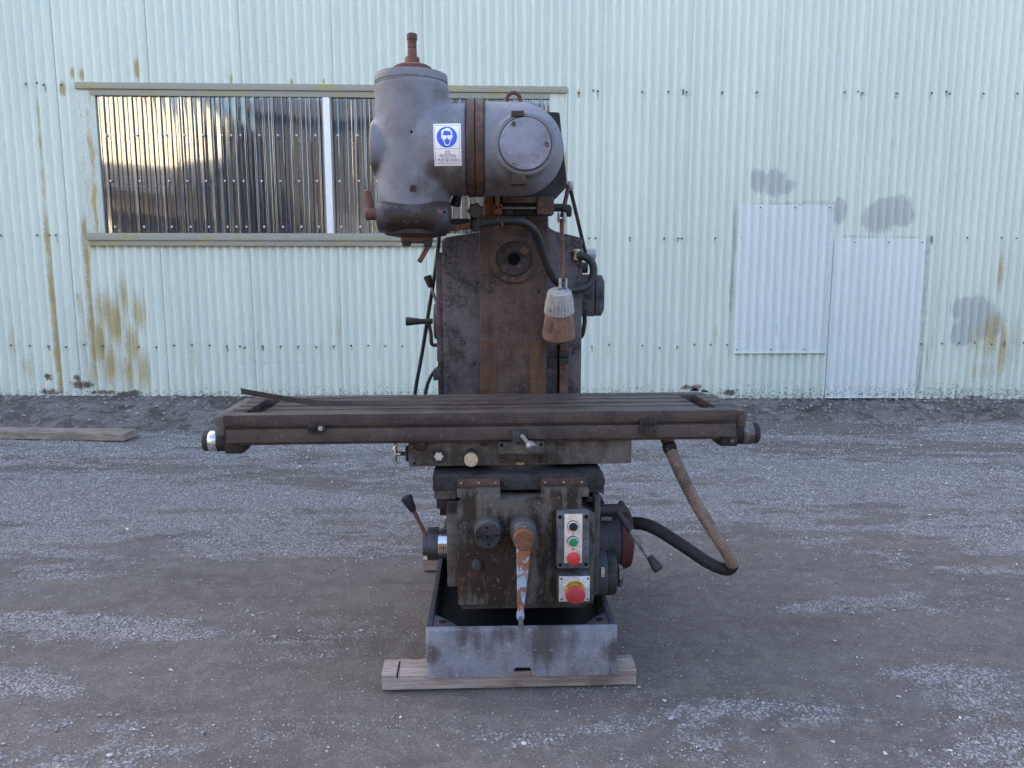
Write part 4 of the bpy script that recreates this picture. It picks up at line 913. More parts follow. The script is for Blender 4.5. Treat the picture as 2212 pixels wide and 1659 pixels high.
fs += [bm.faces.new(rings[0][::-1]), bm.faces.new(rings[-1])]
bmesh.ops.recalc_face_normals(bm, faces=fs); qh = part('quill_housing', bm, 'headdark', sharp=50)
def zh_(y): return Pm(2, 580, y, HL - .05).z
k2h = FM.m(Z(2, 580, 450), HL) * .2728
bm = BM(); lathe(bm, (Pm(2, 580, 430, HL).x, HL, 0), (0, 0, 1), [(zh_(462), 120 * k2h), (zh_(459), 180 * k2h), (zh_(450), 236 * k2h), (zh_(444), 244 * k2h), (zh_(418), 246 * k2h), (zh_(390), 240 * k2h)], 56); part('quill_collar', bm, 'saddledark', qh)
bm = BM(); lathe(bm, (Pm(2, 585, 430, HL).x, HL, 0), (0, 0, 1), [(zh_(512), 118 * k2h), (zh_(508), 126 * k2h), (zh_(470), 128 * k2h), (zh_(460), 180 * k2h), (zh_(458), 182 * k2h)], 40); sn = part('vertical_spindle', bm, 'browniron', qh)
for x0, x1, y1 in ((468, 530, 540), (640, 700, 548)):
    bm = BM(); pbox(bm, FM, 2, x0, 495, x1, y1, HL - .05, HL - .01, .003); part('spindle_key', bm, 'dark', qh)
bm = BM(); tube(bm, [Pm(2, 690, 520, HL + .02), Pm(2, 608, 662, HL - .02)], 20 * k2h, 14); part('hanging_pin', bm, 'armrust', qh)
bm = BM(); a = Pm(2, 280, 285, HL - .06); b = Pm(2, 180, 285, HL - .06); cyl(bm, a, b, 50 * k2h, 48 * k2h, 28, .003)
tube(bm, [Pm(2, 225, 245, HL - .06), Pm(2, 192, 115, HL - .06)], lambda t: (26 + 3 * t) * k2h, 16)
lathe(bm, Pm(2, 192, 118, HL - .06), Vector((-.25, 0, 1)), [(0, 29 * k2h), (12 * k2h, 26 * k2h), (22 * k2h, 14 * k2h), (24 * k2h, 3 * k2h)], 16); part('quill_lever', bm, 'armrust')
loc = Pm(2, 805, 272, HL - .137); bm = BM(); cyl(bm, loc + Vector((0, .02, 0)), loc, 10 * k2h, None, 12, .0003); part('tapped_hole', bm, 'ink', qh)
bm = BM(); a = Pm(2, 912, 125, .42); b = Pm(2, 888, 228, .42); lathe(bm, a, b - a, [(-.02, 30 * k2h), (0, 34 * k2h), ((b - a).length * .8, 42 * k2h), ((b - a).length, 36 * k2h)], 24); part('black_knob', bm, 'black')

# --- coolant pipe, valve and hose
CL = .40
bm = BM(); tube(bm, [Pm(2, 800, 412, CL), Pm(2, 1010, 380, CL)], 23 * k2h, 16); cp = part('coolant_nozzle', bm, 'rust')
bm = BM(); pbox(bm, FM, 2, 862, 322, 1005, 372, CL + .03, CL + .06, .004); part('nozzle_bracket', bm, 'motor')
bm = BM(); a = Pm(2, 1050, 290, CL - .005); b = Pm(2, 1045, 425, CL - .005); lathe(bm, b, a - b, [(0, 30 * k2h), (.004, 36 * k2h), ((a - b).length * .5, 42 * k2h), ((a - b).length * .8, 44 * k2h), ((a - b).length, 30 * k2h)], 24); vb = part('coolant_valve', bm, 'dark')
bm = BM(); c = Pm(2, 1052, 262, CL - .045); lathe(bm, c + Vector((0, .028, 0)), YV, [(0, 50 * k2h), (.003, 60 * k2h), (.023, 62 * k2h), (.028, 52 * k2h)], 56, star=lambda t: 1 + .10 * math.cos(7 * t)); part('star_knob', bm, 'dark', vb)
bm = BM(); tube(bm, [Pm(2, 1085, 372, CL), Pm(2, 1250, 343, CL)], 24 * k2h, 14); part('hose_tail', bm, 'black')
bm = BM(); a = Pm(2, 1228, 348, CL); b = Pm(2, 1248, 344, CL); cyl(bm, a, b, 34 * k2h, None, 24, .001); cyl(bm, Pm(2, 1258, 345, CL - .01), Pm(2, 1260, 392, CL - .01), 13 * k2h, None, 12); part('hose_clamp', bm, 'browniron')
hp = [(1235, 347, CL), (1330, 338, CL), (1430, 352, .41), (1500, 400, .43), (1545, 480, .46), (1575, 570, .49), (1610, 680, .52), (1660, 780, .54), (1720, 845, .56), (1790, 885, .58), (1880, 882, .60), (1955, 835, .62), (1985, 750, .63), (1970, 670, .64), (1910, 625, .645), (1845, 622, .645)]
bm = BM(); tube(bm, smooth_path([Pm(2, *p) for p in hp], 7), 35 * k2h, 18); part('coolant_hose', bm, 'black')
kq = FM.m(Z(2, 1845, 600), .645) * .2728
bm = BM(); c = Pm(2, 1848, 622, .645); lathe(bm, c + Vector((0, 0, -30 * kq)), (0, 0, 1), [(0, 20 * kq), (20 * kq, 24 * kq), (40 * kq, 20 * kq), (60 * kq, 18 * kq), (66 * kq, 28 * kq), (74 * kq, 33 * kq), (82 * kq, 30 * kq), (88 * kq, 12 * kq)], 20)
cyl(bm, c, c + Vector((0, .03, 0)), 18 * kq, None, 14); part('coolant_fitting', bm, 'brass')

# --- knee
KF = .10
def kx(z, x, y): return Pm(z, x, y, KF)
kl, kr = kx(5, 648, 450).x, kx(5, 1612, 450).x; kR = kx(5, 1690, 450).x
kb, kt = kx(5, 1100, 792).z, kx(5, 1100, 118).z
nl, nr = kx(3, 1990, 1000).x, kx(4, 812, 1000).x
wzb, wzt = kx(4, 700, 935).z, kx(4, 700, 880).z
L0, L1 = kx(3, 1932, 920).x, kx(4, 222, 900).x; R0, R1 = kx(4, 527, 900).x, kx(4, 866, 900).x
gapz = kx(4, 370, 958).z
KB = .62
bm = BM()
prism(bm, [(kl, kb), (kr + .012, kb), (kr + .012, kt - .01), (kr - .01, kt), (nr + .015, kt), (nr, kt + .015), (nr, wzb), (R1, wzb), (R1, wzt), (R0, wzt), (R0, gapz), (L1, gapz), (L1, wzt), (L0, wzt), (L0, wzb), (nl, wzb), (nl, kt + .035), (nl - .015, kt + .02), (kl, kt + .014)], KF, KB, 'y', .004)
knee = part('knee', bm, 'knee')
bm = BM(); prism(bm, [(kl + .004, kb - .0005), (kr + .01, kb - .0005), (kr - .01, kb - .022), (kl + .012, kb - .022)], KF + .018, KB, 'y', .003); part('knee_underside', bm, 'kneeside', knee)
bm = BM(); prism(bm, [(kr + .0125, KF + .006), (kR - .012, KF + .012), (kR, KF + .028), (kR, KB - .02), (kr + .0125, KB - .02)], kb + .022, kx(4, 900, 950).z, 'z', .004); part('knee_side_cover', bm, 'kneeside', knee)
# left apron plate of the knee
bm = BM(); box(bm, Pm(3, 1862, 1300, KF + .03).x, kl + .004, KF + .03, .45, Pm(3, 1890, 1588, KF + .03).z, Pm(3, 1890, 1070, KF + .03).z, .006); ap = part('knee_apron', bm, 'saddle')
bm = BM(); box(bm, Pm(3, 1862, 1000, KF + .06).x, nl + .01, KF + .06, .45, Pm(3, 1890, 1066, KF + .06).z, Pm(3, 1890, 965, KF + .06).z, .004); part('apron_top', bm, 'saddledark', ap)
# dial and lever at the left of the knee
KD = KF + .13
c = Pm(3, 1780, 1272, KD); k3 = FM.m(Z(3, 1780, 1272), KD) * .2976
def lx(x): return Pm(3, x, 1272, KD).x
bm = BM(); lathe(bm, (lx(1866), KD, c.z), (-1, 0, 0), [(0, 108 * k3), (lx(1866) - lx(1800), 108 * k3)], 40); fd = part('feed_dial', bm, 'chrome')
bm = BM(); lathe(bm, (lx(1802), KD, c.z), (-1, 0, 0), [(0, 117 * k3), (.001, 119 * k3), (lx(1802) - lx(1727), 119 * k3), (lx(1802) - lx(1724), 113 * k3), (lx(1802) - lx(1722), 88 * k3), (lx(1802) - lx(1692), 86 * k3), (lx(1802) - lx(1688), 80 * k3)], 44); part('dial_drum', bm, 'headdark', fd)
bm = BM(); box(bm, lx(1862), lx(1802), KD - 111 * k3, KD - 60 * k3, Pm(3, 1830, 1352, KD - .06).z, Pm(3, 1830, 1285, KD - .06).z, .001); part('dial_plate', bm, 'brass', fd)
bm = BM(); yk = KD - 112 * k3
for a_, b_ in (((1808, 1298), (1850, 1298)), ((1808, 1298), (1808, 1322)), ((1822, 1298), (1822, 1312)), ((1836, 1298), (1836, 1340)), ((1850, 1298), (1850, 1312)), ((1808, 1340), (1836, 1340))):
    tube(bm, [Pm(3, *a_, yk), Pm(3, *b_, yk)], .0009, 5)
part('dial_marking', bm, 'ink', fd)
lever_part('feed_lever', FM, [Pm(3, 1710, 1215, KD - .03), Pm(3, 1615, 1025, KD - .03)], 15 * k3, Pm(3, 1618, 1035, KD - .03), Pm(3, 1563, 930, KD - .03), 24 * k3, 42 * k3, 'armrust')
# front hubs
def hub(x, y):
    c0 = Pm(5, x, y, KF); kz = FM.m(Z(5, x, y), KF) * .2976; bm = BM()
    lathe(bm, c0 + Vector((0, .004, 0)), YV, [(0, 98 * kz), (.050, 97 * kz), (.053, 92 * kz), (.054, 86 * kz)], 40); h = part('hub', bm, 'kneeside', knee)
    bm = BM(); lathe(bm, c0 + Vector((0, -.049, 0)), YV, [(0, 88 * kz), (.006, 91 * kz), (.018, 91 * kz), (.020, 88 * kz)], 44); part('hub_ring', bm, 'steel', knee)
    return c0, kz
c0, kz = hub(866, 232)
bm = BM(); lathe(bm, c0 + Vector((0, -.066, 0)), YV, [(0, 90 * kz), (.017, 90 * kz), (.020, 86 * kz), (.020, 45 * kz), (.017, 44 * kz), (.017, 28 * kz), (.022, 27 * kz), (.022, 16 * kz), (.012, 15 * kz)], 44); hb_ = part('clutch_face', bm, 'saddledark', knee)
fc = c0 + Vector((0, -.0868, 0))
for a_ in (R(5), R(95), R(185), R(275)):
    bm = BM(); q = fc + Vector((math.cos(a_) * 62 * kz, 0, math.sin(a_) * 62 * kz)); cyl(bm, q + Vector((0, .006, 0)), q, 9 * kz, None, 12, .0003); part('pin_hole', bm, 'ink', knee)
c1, kz = hub(1120, 232)
bm = BM(); lathe(bm, c1 + Vector((0, -.066, 0)), YV, [(0, 84 * kz), (.016, 84 * kz), (.03, 80 * kz)], 40); crank = part('crank_handle', bm, 'steel')
CA = -.026
cc_ = Pm(5, 1130, 330, CA); ka = FM.m(Z(5, 1130, 330), CA) * .2976
bm = BM(); lathe(bm, cc_ + Vector((0, .055, 0)), YV, [(0, 70 * ka), (.03, 76 * ka), (.053, 77 * ka), (.057, 72 * ka)], 40); part('crank_boss', bm, 'rust', crank)
pp = [(Pm(5, x, y, CA + .004).x, Pm(5, x, y, CA + .004).z) for x, y in ((1076, 380), (1180, 380), (1168, 500), (1150, 660), (1134, 800), (1130, 850), (1136, 880), (1130, 905), (1115, 918), (1092, 916), (1078, 900), (1076, 875), (1086, 850), (1086, 800), (1080, 600))]
bm = BM(); prism(bm, pp, CA + .004, CA + .026, 'y', .005, 3); part('crank_arm', bm, 'crank', crank)
q0 = Pm(5, 1105, 888, CA + .01); q1 = Vector((q0.x + .002, CA - .105, q0.z + .0))
kp = ka
bm = BM(); lathe(bm, q0, YV, [(0, 16 * kp), (.02, 17 * kp), (.10, 19 * kp), (.108, 23 * kp), (.114, 22 * kp)], 20); part('crank_grip', bm, 'steel', crank)
# caps, plugs and holes on the knee face
bm = BM(); c2, r2_ = disc(bm, FM, 5, 706, 234, 40, KF - .004, .008, .002); lathe(bm, c2, YV, [(0, r2_ * .3), (.012, r2_ * .32), (.018, r2_ * .2)], 16); part('oil_cap', bm, 'kneeside', knee)
bm = BM(); c2, r2_ = disc(bm, FM, 5, 788, 508, 38, KF - .012, .016, .002); hexbolt(bm, c2 + Vector((0, -.001, 0)), YV, r2_ * .92, .016); part('plug_bolt', bm, 'kneeside', knee)
bm = BM(); disc(bm, FM, 5, 992, 350, 57, KF - .0016, .004, .0008, 32); part('inspection_disc', bm, 'knee', knee)
for x, y in ((992, 292), (950, 352), (990, 407), (1035, 345), (1315, 182), (1315, 287), (1220, 408), (1227, 432), (1035, 352)):
    bm = BM(); disc(bm, FM, 5, x, y, 6, KF - .0022, .004, .0003, 10); part('screw_hole', bm, 'ink', knee)

# control box
XF = .045
bm = BM(); pbox(bm, FM, 5, 1372, 138, 1607, 534, XF, KF + .004, .007); cbx = part('control_box', bm, 'ctrl')
k5 = FM.m(Z(5, 1490, 300), XF) * .2976
pf = XF - .003
bm = BM(); pbox(bm, FM, 5, 1424, 140, 1553, 493, pf, XF + .004, .001); part('legend_plate', bm, 'plate', cbx)
for x, y in ((1393, 160), (1583, 157), (1393, 507), (1583, 505)):
    bm = BM(); disc(bm, FM, 5, x, y, 13, XF - .002, .006, .0006, 16); part('box_screw', bm, 'ink', cbx)
for y, mt in ((228, 'black'), (340, 'greenbtn')):
    c = Pm(5, 1488, y, pf - .008)
    bm = BM(); lathe(bm, c + Vector((0, .01, 0)), YV, [(0, 41 * k5), (.006, 41 * k5), (.008, 37 * k5)], 32); part('button_collar', bm, 'black', cbx)
    bm = BM(); lathe(bm, c + Vector((0, .002, 0)), YV, [(0, 37.5 * k5), (.004, 37 * k5), (.005, 35 * k5), (.005, 32 * k5), (.001, 31.5 * k5)], 32); part('button_bezel', bm, 'silver', cbx)
    bm = BM(); lathe(bm, c + Vector((0, .001, 0)), YV, [(0, 31.5 * k5), (.004, 31 * k5), (.0045, 28 * k5)], 32); part('push_button', bm, mt, cbx)
def mushroom(x, y, r, face, depth, mt, par):
    c = Pm(5, x, y, face - depth * .6); kk_ = FM.m(Z(5, x, y), face - depth) * .2976; rr = r * kk_
    bm = BM(); lathe(bm, Vector((c.x, face, c.z)), YV, [(0, rr * .6), (depth * .45, rr * .6), (depth * .46, rr * .93), (depth * .6, rr), (depth * .75, rr * .98), (depth * .9, rr * .85), (depth * .97, rr * .55), (depth, rr * .15)], 40); return part('stop_button', bm, mt, par)
mushroom(1491, 460, 49, pf, .03, 'redbtn', cbx)
def glyph(s, fr, z, x, y, ly, size, mat_, par, name='lettering', sx=1.0, rot=0.0):
    me = text_mesh(s, size, sx); c = fr.P(Z(z, x, y), ly)
    for v in me.vertices:
        a, b = v.co.x, v.co.y; a, b = a * math.cos(rot) - b * math.sin(rot), a * math.sin(rot) + b * math.cos(rot); v.co = Vector((c.x + a, ly, c.z + b))
    return part(name, me, mat_, par)
bmI = BM(); c = Pm(5, 1487, 281, pf - .0006)
box(bmI, c.x - 2 * k5, c.x + 2 * k5, c.y, c.y + .0004, c.z - 8 * k5, c.z + 8 * k5); box(bmI, c.x - 6.5 * k5, c.x + 6.5 * k5, c.y - .0001, c.y + .0003, c.z + 6 * k5, c.z + 9 * k5); box(bmI, c.x - 6.5 * k5, c.x + 6.5 * k5, c.y - .0001, c.y + .0003, c.z - 9 * k5, c.z - 6 * k5)
part('lettering', bmI, 'ink', cbx)
bm = BM(); c = Pm(5, 1488, 392, pf - .0006); tube(bm, [c + Vector((math.cos(t) * 6.5 * k5, 0, math.sin(t) * 6.5 * k5)) for t in np.linspace(0, 6.283, 21)], 1.6 * k5, 5); part('lettering', bm, 'ink', cbx)
# emergency stop box
EF = .035
bm = BM(); pbox(bm, FM, 5, 1385, 594, 1607, 770, EF + .004, KF + .004, .004); eb = part('emergency_box', bm, 'ctrl')
bm = BM(); pbox(bm, FM, 5, 1385, 590, 1608, 771, EF, EF + .0036, .001); part('emergency_plate', bm, 'silver', eb)
for x, y in ((1402, 607), (1595, 606), (1402, 758), (1594, 756)):
    bm = BM(); disc(bm, FM, 5, x, y, 9, EF - .0015, .004, .0005, 14); part('plate_screw', bm, 'steel', eb)
cE = Pm(5, 1499, 690, EF); ke = FM.m(Z(5, 1499, 690), EF) * .2976
bm = BM(); lathe(bm, cE + Vector((0, .001, 0)), YV, [(0, 75 * ke), (.0022, 75 * ke)], 48); part('legend_ring', bm, 'yellow', eb)
word = 'EMERGENCY'
for i, ch in enumerate(word):
    a = R(90 + 56 - 112 * i / (len(word) - 1)); c = cE + Vector((math.cos(a) * 60 * ke, 0, math.sin(a) * 60 * ke))
    me = text_mesh(ch, 27 * ke, .9); rt = a - R(90)
    for v in me.vertices:
        p, q = v.co.x, v.co.y; v.co = Vector((c.x + p * math.cos(rt) - q * math.sin(rt), EF - .0019, c.z + p * math.sin(rt) + q * math.cos(rt)))
    part('lettering', me, 'ink', eb)
mushroom(1504, 722, 73, EF - .0015, .034, 'redstop', eb)

# right of the knee: motor, feed dial, star wheel, long lever
MDp = .34
c = Pm(4, 1060, 1225, MDp); km = FM.m(Z(4, 1060, 1225), MDp) * .2976
def mx(x): return Pm(4, x, 1225, MDp).x
bm = BM(); lathe(bm, (kR - .01, MDp, c.z), (1, 0, 0), [(0, 222 * km), (mx(1068) - kR, 222 * km), (mx(1070) - kR + .008, 216 * km)], 48); mot = part('feed_motor', bm, 'motor')
bm = BM(); lathe(bm, (mx(1070), MDp, c.z), (1, 0, 0), [(0, 224 * km), (mx(1120) - mx(1070), 222 * km), (mx(1150) - mx(1070), 210 * km), (mx(1168) - mx(1070), 150 * km), (mx(1172) - mx(1070), 90 * km)], 40, star=lambda t: 1 + .012 * math.cos(10 * t)); part('motor_end_cap', bm, 'motorred', mot)
bm = BM(); pbox(bm, FM, 4, 955, 1078, 1030, 1106, MDp - 212 * km, MDp - 195 * km, .001); part('name_plate', bm, 'steel', mot)
bm = BM(); a = Pm(4, 920, 1030, .24); b = Pm(4, 1125, 1030, .24); cyl(bm, a, b, 43 * km, None, 24, .004)
box(bm, Pm(4, 1100, 1030, .24).x, Pm(4, 1142, 1030, .24).x, .22, .31, Pm(4, 1120, 1075, .24).z, Pm(4, 1120, 1003, .24).z, .005); part('lever_tube', bm, 'saddledark')
q0 = Pm(4, 1078, 1048, .215); q1 = Pm(4, 1312, 1380, .10)
lv = lever_part('rapid_lever', FM, [q0, q1], 23 * km, Pm(4, 1305, 1368, .103), Pm(4, 1368, 1458, .075), 24 * km, 36 * km)
bm = BM(); lathe(bm, q0, q1 - q0, [(0, 24 * km), (.075, 24.5 * km), (.078, 23 * km)], 14); part('lever_sleeve', bm, 'saddledark', lv)
bm = BM(); g0 = Pm(4, 1368, 1458, .075); dd = (Pm(4, 1368, 1458, .075) - Pm(4, 1305, 1368, .103)).normalized(); lathe(bm, g0 - dd * .006, dd, [(0, 36 * km), (.005, 36 * km), (.009, 31 * km), (.010, 5 * km)], 24); part('grip_cap', bm, 'dark', lv)
FDp = KF + .135
c = Pm(4, 1000, 1478, FDp); kf = FM.m(Z(4, 1000, 1478), FDp) * .2976
def fx(x): return Pm(4, x, 1478, FDp).x
bm = BM(); lathe(bm, (kR - .004, FDp, c.z), (1, 0, 0), [(0, 166 * kf), (fx(982) - kR, 166 * kf), (fx(983) - kR + .004, 160 * kf)], 48); fdl = part('feed_selector', bm, 'motor')
bm = BM(); lathe(bm, (fx(984), FDp, c.z), (1, 0, 0), [(0, 160 * kf), (.002, 164 * kf), (fx(1040) - fx(984), 160 * kf), (fx(1050) - fx(984), 150 * kf), (fx(1054) - fx(984), 60 * kf)], 18); part('selector_drum', bm, 'saddledark', fdl)
bm = BM(); lathe(bm, (fx(1052), FDp - .03, c.z), (1, 0, 0), [(0, 30 * kf), (fx(1060) - fx(1052), 40 * kf), (fx(1064) - fx(1052), 78 * kf), (fx(1084) - fx(1052), 80 * kf), (fx(1092) - fx(1052), 70 * kf), (fx(1094) - fx(1052), 30 * kf)], 48, star=lambda t: 1 + .05 * math.cos(9 * t)); part('star_wheel', bm, 'steel', fdl)
gl_ = glyph('12.5', FM, 4, 1015, 1480, FDp - 163 * kf, 26 * kf, 'ink', fdl)
gl_ = glyph('17', FM, 4, 1012, 1425, FDp - 159 * kf, 26 * kf, 'ink', fdl)
bm = BM(); a = FM.P(Z(4, 965, 1490), FDp - 168 * kf); box(bm, a.x - .006, a.x + .006, a.y, a.y + .006, a.z - .012, a.z + .02, .001); part('pointer_plate', bm, 'brass', fdl)
bm = BM(); tube(bm, smooth_path([Pm(4, 880, 880, .30), Pm(4, 925, 920, .30), Pm(4, 955, 965, .30), Pm(4, 965, 1010, .30)], 6), 17 * km, 10, .0008, .007); part('flexible_conduit', bm, 'black')
bm = BM(); c = Pm(4, 872, 960, .13); hexbolt(bm, c, (0, 0, 1), .011, .012, 1.3); part('side_bolt', bm, 'dark', knee)

# --- cross slide on the knee ways
SF = .155
def sx_(z, x, y): return Pm(z, x, y, SF)
sl, sr = sx_(3, 1757, 800).x, sx_(4, 970, 800).x
szt, szc = sx_(4, 350, 770).z, sx_(4, 370, 884).z; szb = sx_(4, 910, 906).z
bm = BM()
box(bm, sl, sr, SF, .54, szc, szt, .004)
box(bm, R1 + .004, sr - .001, SF + .001, .539, szb, szc + .004, .003)
slide = part('cross_slide', bm, 'saddledark')
bm = BM(); box(bm, sx_(3, 1765, 900).x, L0 - .005, SF + .004, .5, sx_(3, 1800, 955).z, szc - .0005, .004); part('gib_keeper', bm, 'saddle', slide)
bm = BM(); box(bm, sx_(3, 1782, 1000).x, sx_(3, 1864, 1000).x, SF + .02, .45, sx_(3, 1820, 1036).z, sx_(3, 1820, 957).z, .004); part('gib_lug', bm, 'dark', slide)
for (z0, a, z1, b, y0, y1) in ((3, 1935, 4, 218, 815, 832), (4, 515, 4, 850, 804, 826)):
    xa_ = Pm(z0, a, y0, SF - .03).x; xb_ = Pm(z1, b, y0, SF - .03).x; zt2 = Pm(4, 600, 806, SF - .022).z
    bm = BM(); box(bm, xa_, xb_, SF - .022, SF + .004, wzt + .001, zt2, .002); wp = part('way_wiper', bm, 'browniron', slide)
    for i in range(3):
        bm = BM(); t = (.10, .5, .9)[i]; cyl(bm, (xa_ + (xb_ - xa_) * t, SF - .018, (wzt + zt2) / 2 + .002), (xa_ + (xb_ - xa_) * t, SF - .0245, (wzt + zt2) / 2 + .002), .0028, None, 10, .0005); part('wiper_screw', bm, 'chrome', slide)
bm = BM(); disc(bm, FM, 4, 265, 840, 24, SF - .008, .012, .002); part('slide_plug', bm, 'dark', slide)
bm = BM(); a = sx_(4, 968, 718); cyl(bm, (sr - .01, .24, a.z + .012), (sr + .016, .24, a.z + .012), .013, None, 6, .001); part('swivel_bolt', bm, 'black', slide)
bm = BM(); a = sx_(3, 1757, 735); cyl(bm, (sl + .01, .22, a.z + .008), (sl - .016, .22, a.z + .008), .011, None, 6, .001); part('swivel_bolt', bm, 'black', slide)
bm = BM(); a = sx_(4, 985, 842); cyl(bm, (sr - .004, SF + .03, a.z), (sr + .008, SF + .03, a.z), .012, None, 16, .001); box(bm, sr + .0005, sr + .004, SF + .01, SF + .06, szb - .008, szb + .05, .001); part('gib_screw', bm, 'dark', slide)

# --- swivelling saddle and table, turned a little against the knee
TF = -.190
UF = -.150
def T(z, x, y, ly): return FT.P(Z(z, x, y), ly)
ul, ur = T(3, 1582, 610, UF).x, T(4, 1175, 600, UF).x
uzt = T(4, 350, 492, UF).z; uzb = .5 * (T(3, 1700, 716, UF).z + T(4, 1100, 690, UF).z)
bm = BM(); lathe(bm, (0, .0, szt - .002), (0, 0, 1), [(0, .155), (uzb - szt + .004, .155)], 72); part('swivel_disc', bm, 'saddledark', None, FT)
bm = BM(); prism(bm, [(ul, uzb), (ur, uzb), (ur, uzt), (ul, uzt)], UF, .15, 'y', .004); saddle = part('saddle', bm, 'saddle', None, FT)
def tdisc(z, x, y, r, proud, mt, par, name, dome=0, hexa=0):
    c = T(z, x, y, UF - proud); k = FT.m(Z(z, x, y), UF) * ZOOM[z][2]; rr = r * k; bm = BM(); o = Vector((c.x, UF + .003, c.z)); h = proud + .003
    if hexa:
        lathe(bm, o, YV, [(0, rr * 1.0), (.005, rr)], 24); lathe(bm, o, YV, [(0, rr), (h * .9, rr), (h, rr * .86)], 6)
    elif dome: lathe(bm, o, YV, [(0, rr), (h * .5, rr), (h * .8, rr * .88), (h * .95, rr * .6), (h, rr * .2)], 32)
    else: lathe(bm, o, YV, [(0, rr), (h - .002, rr), (h, rr * .95)], 32)
    return part(name, bm, mt, par, FT), c, rr
tdisc(3, 1666, 563, 46, .014, 'saddledark', saddle, 'oil_cap', dome=1)
_, c, rr = tdisc(3, 1801, 640, 54, .004, 'saddledark', saddle, 'sight_glass_rim')
bm = BM(); o_ = Vector((c.x, UF - .0035, c.z)); lathe(bm, o_, YV, [(0, rr * .55), (.0016, rr * .55)], 24, star=lambda t: 1 + .16 * math.cos(6 * t)); part('sight_glass', bm, 'glass', saddle, FT)
_, c, rr = tdisc(3, 2038, 638, 52, .012, 'dark', saddle, 'oil_knob_base')
_, c, rr = tdisc(3, 2037, 668, 50, .030, 'brass', saddle, 'oil_knob')
tdisc(3, 2132, 540, 31, .012, 'kneeside', saddle, 'clamp_bolt', hexa=1); tdisc(4, 105, 540, 31, .012, 'kneeside', saddle, 'clamp_bolt', hexa=1) if False else None
tdisc(4, 660, 531, 32, .012, 'kneeside', saddle, 'clamp_bolt', hexa=1)
tdisc(3, 1625, 692, 9, .001, 'ink', saddle, 'pin_hole')
# trip lever block
bm = BM(); xa_, xb_ = T(4, 207, 600, UF - .03).x, T(4, 536, 600, UF - .03).x
zt2, zm2, zb2 = T(4, 370, 532, UF - .04).z, T(4, 370, 612, UF - .04).z, T(4, 370, 680, UF - .015).z
prism(bm, [(UF + .003, zt2), (UF - .052, zt2 - .002), (UF - .054, zm2), (UF - .020, zb2), (UF + .003, zb2)], xa_, xb_, 'x', .003); tb = part('trip_block', bm, 'saddle', saddle, FT)
bm = BM(); box(bm, T(4, 307, 480, UF - .03).x, T(4, 418, 480, UF - .03).x, UF - .066, UF - .043, zt2 - .001, T(4, 360, 455, UF - .06).z, .004); part('trip_boss', bm, 'kneeside', saddle, FT)
for x, y, d in ((230, 556, .0535), (517, 553, .0535), (231, 648, .038), (508, 645, .038)):
    bm = BM(); c = T(4, x, y, UF - d); cyl(bm, c + Vector((0, .006, 0)), c + Vector((0, -.001, 0)), .0052, None, 14, .0005); part('block_screw', bm, 'ink', saddle, FT)
a = T(4, 378, 490, UF - .064); b = T(4, 438, 560, UF - .105); bm = BM(); tube(bm, [a, b], lambda t: .0075 - .0015 * t, 12); tl = part('trip_lever', bm, 'lever', saddle, FT)
d_ = (b - a).normalized(); bm = BM(); lathe(bm, b - d_ * .008, d_, [(0, .0085), (.004, .0155), (.020, .0155), (.024, .012), (.025, .004)], 24); part('lever_knob', bm, 'steel', saddle, FT)
bm = BM(); pbox(bm, FT, 4, 338, 678, 396, 700, UF - .0015, UF + .003, .0005); part('index_plate', bm, 'brass', saddle, FT)
# pull handle at the saddle's left end
bm = BM(); q = T(3, 1580, 620, UF + .05); cyl(bm, (ul + .004, q.y, q.z), (ul - .012, q.y, q.z), .026, None, 24, .002); cyl(bm, (ul - .012, q.y, q.z), (ul - .035, q.y, q.z), .0065, None, 12, .001); ph = part('pull_shaft', bm, 'dark', saddle, FT)
bm = BM(); hx = T(3, 1490, 620, UF + .05).x
tube(bm, smooth_path([Vector((hx + .004, q.y, q.z + .036)), Vector((hx - .004, q.y, q.z + .022)), Vector((hx - .003, q.y, q.z)), Vector((hx - .004, q.y, q.z - .022)), Vector((hx + .006, q.y, q.z - .036))], 6), lambda t: .0052 + .0035 * math.sin(math.pi * t), 12)
tube(bm, [Vector((ul - .030, q.y, q.z)), Vector((hx - .003, q.y, q.z))], .007, 12); part('pull_handle', bm, 'chrome', saddle, FT)

# table
tl_, tr_ = T(0, 484, 925, TF).x, T(0, 1593, 915, TF).x
tzt = .5 * (T(0, 484, 898, TF).z + T(0, 1592, 885, TF).z); TB = -TF
tzb = tzt - .5 * (T(0, 490, 898, TF).z - T(0, 490, 955, TF).z + T(0, 1585, 885, TF).z - T(0, 1585, 946, TF).z)
gz1 = tzt - (tzt - tzb) * .40; gz0 = tzt - (tzt - tzb) * .52
bm = BM()
slotd = .030
box(bm, tl_, tr_, TF, TB, gz1, tzt - slotd - .002, .002)                                   # upper body
box(bm, tl_ + .001, tr_ - .001, TF + .016, TB - .016, gz0 - .001, gz1 + .001)              # behind the front groove
box(bm, tl_ + .003, tr_ - .003, TF + .0005, TB, tzb, gz0, .002)                            # lower body
box(bm, tl_ + .04, tr_ - .05, TF + .022, TB - .03, tzb - .012, tzb + .001, .001)
table = part('table', bm, 'table', None, FT)
bm = BM()
px0, px1 = T(3, 395, 322, TF + .05).x, T(3, 535, 322, TF + .05).x
qx0, qx1 = T(4, 1680, 280, TF + .05).x, T(4, 1800, 280, TF + .05).x
ends = [(tl_ + .0005, px0), (px1, qx0), (qx1, tr_ - .0005)]
W_ = TB - TF; ys = [TF + .0005, TF + .040]
slots = [.085, .165, .245]
strips = [(TF + .0005, TF + .048, True)]
prev = TF + .048
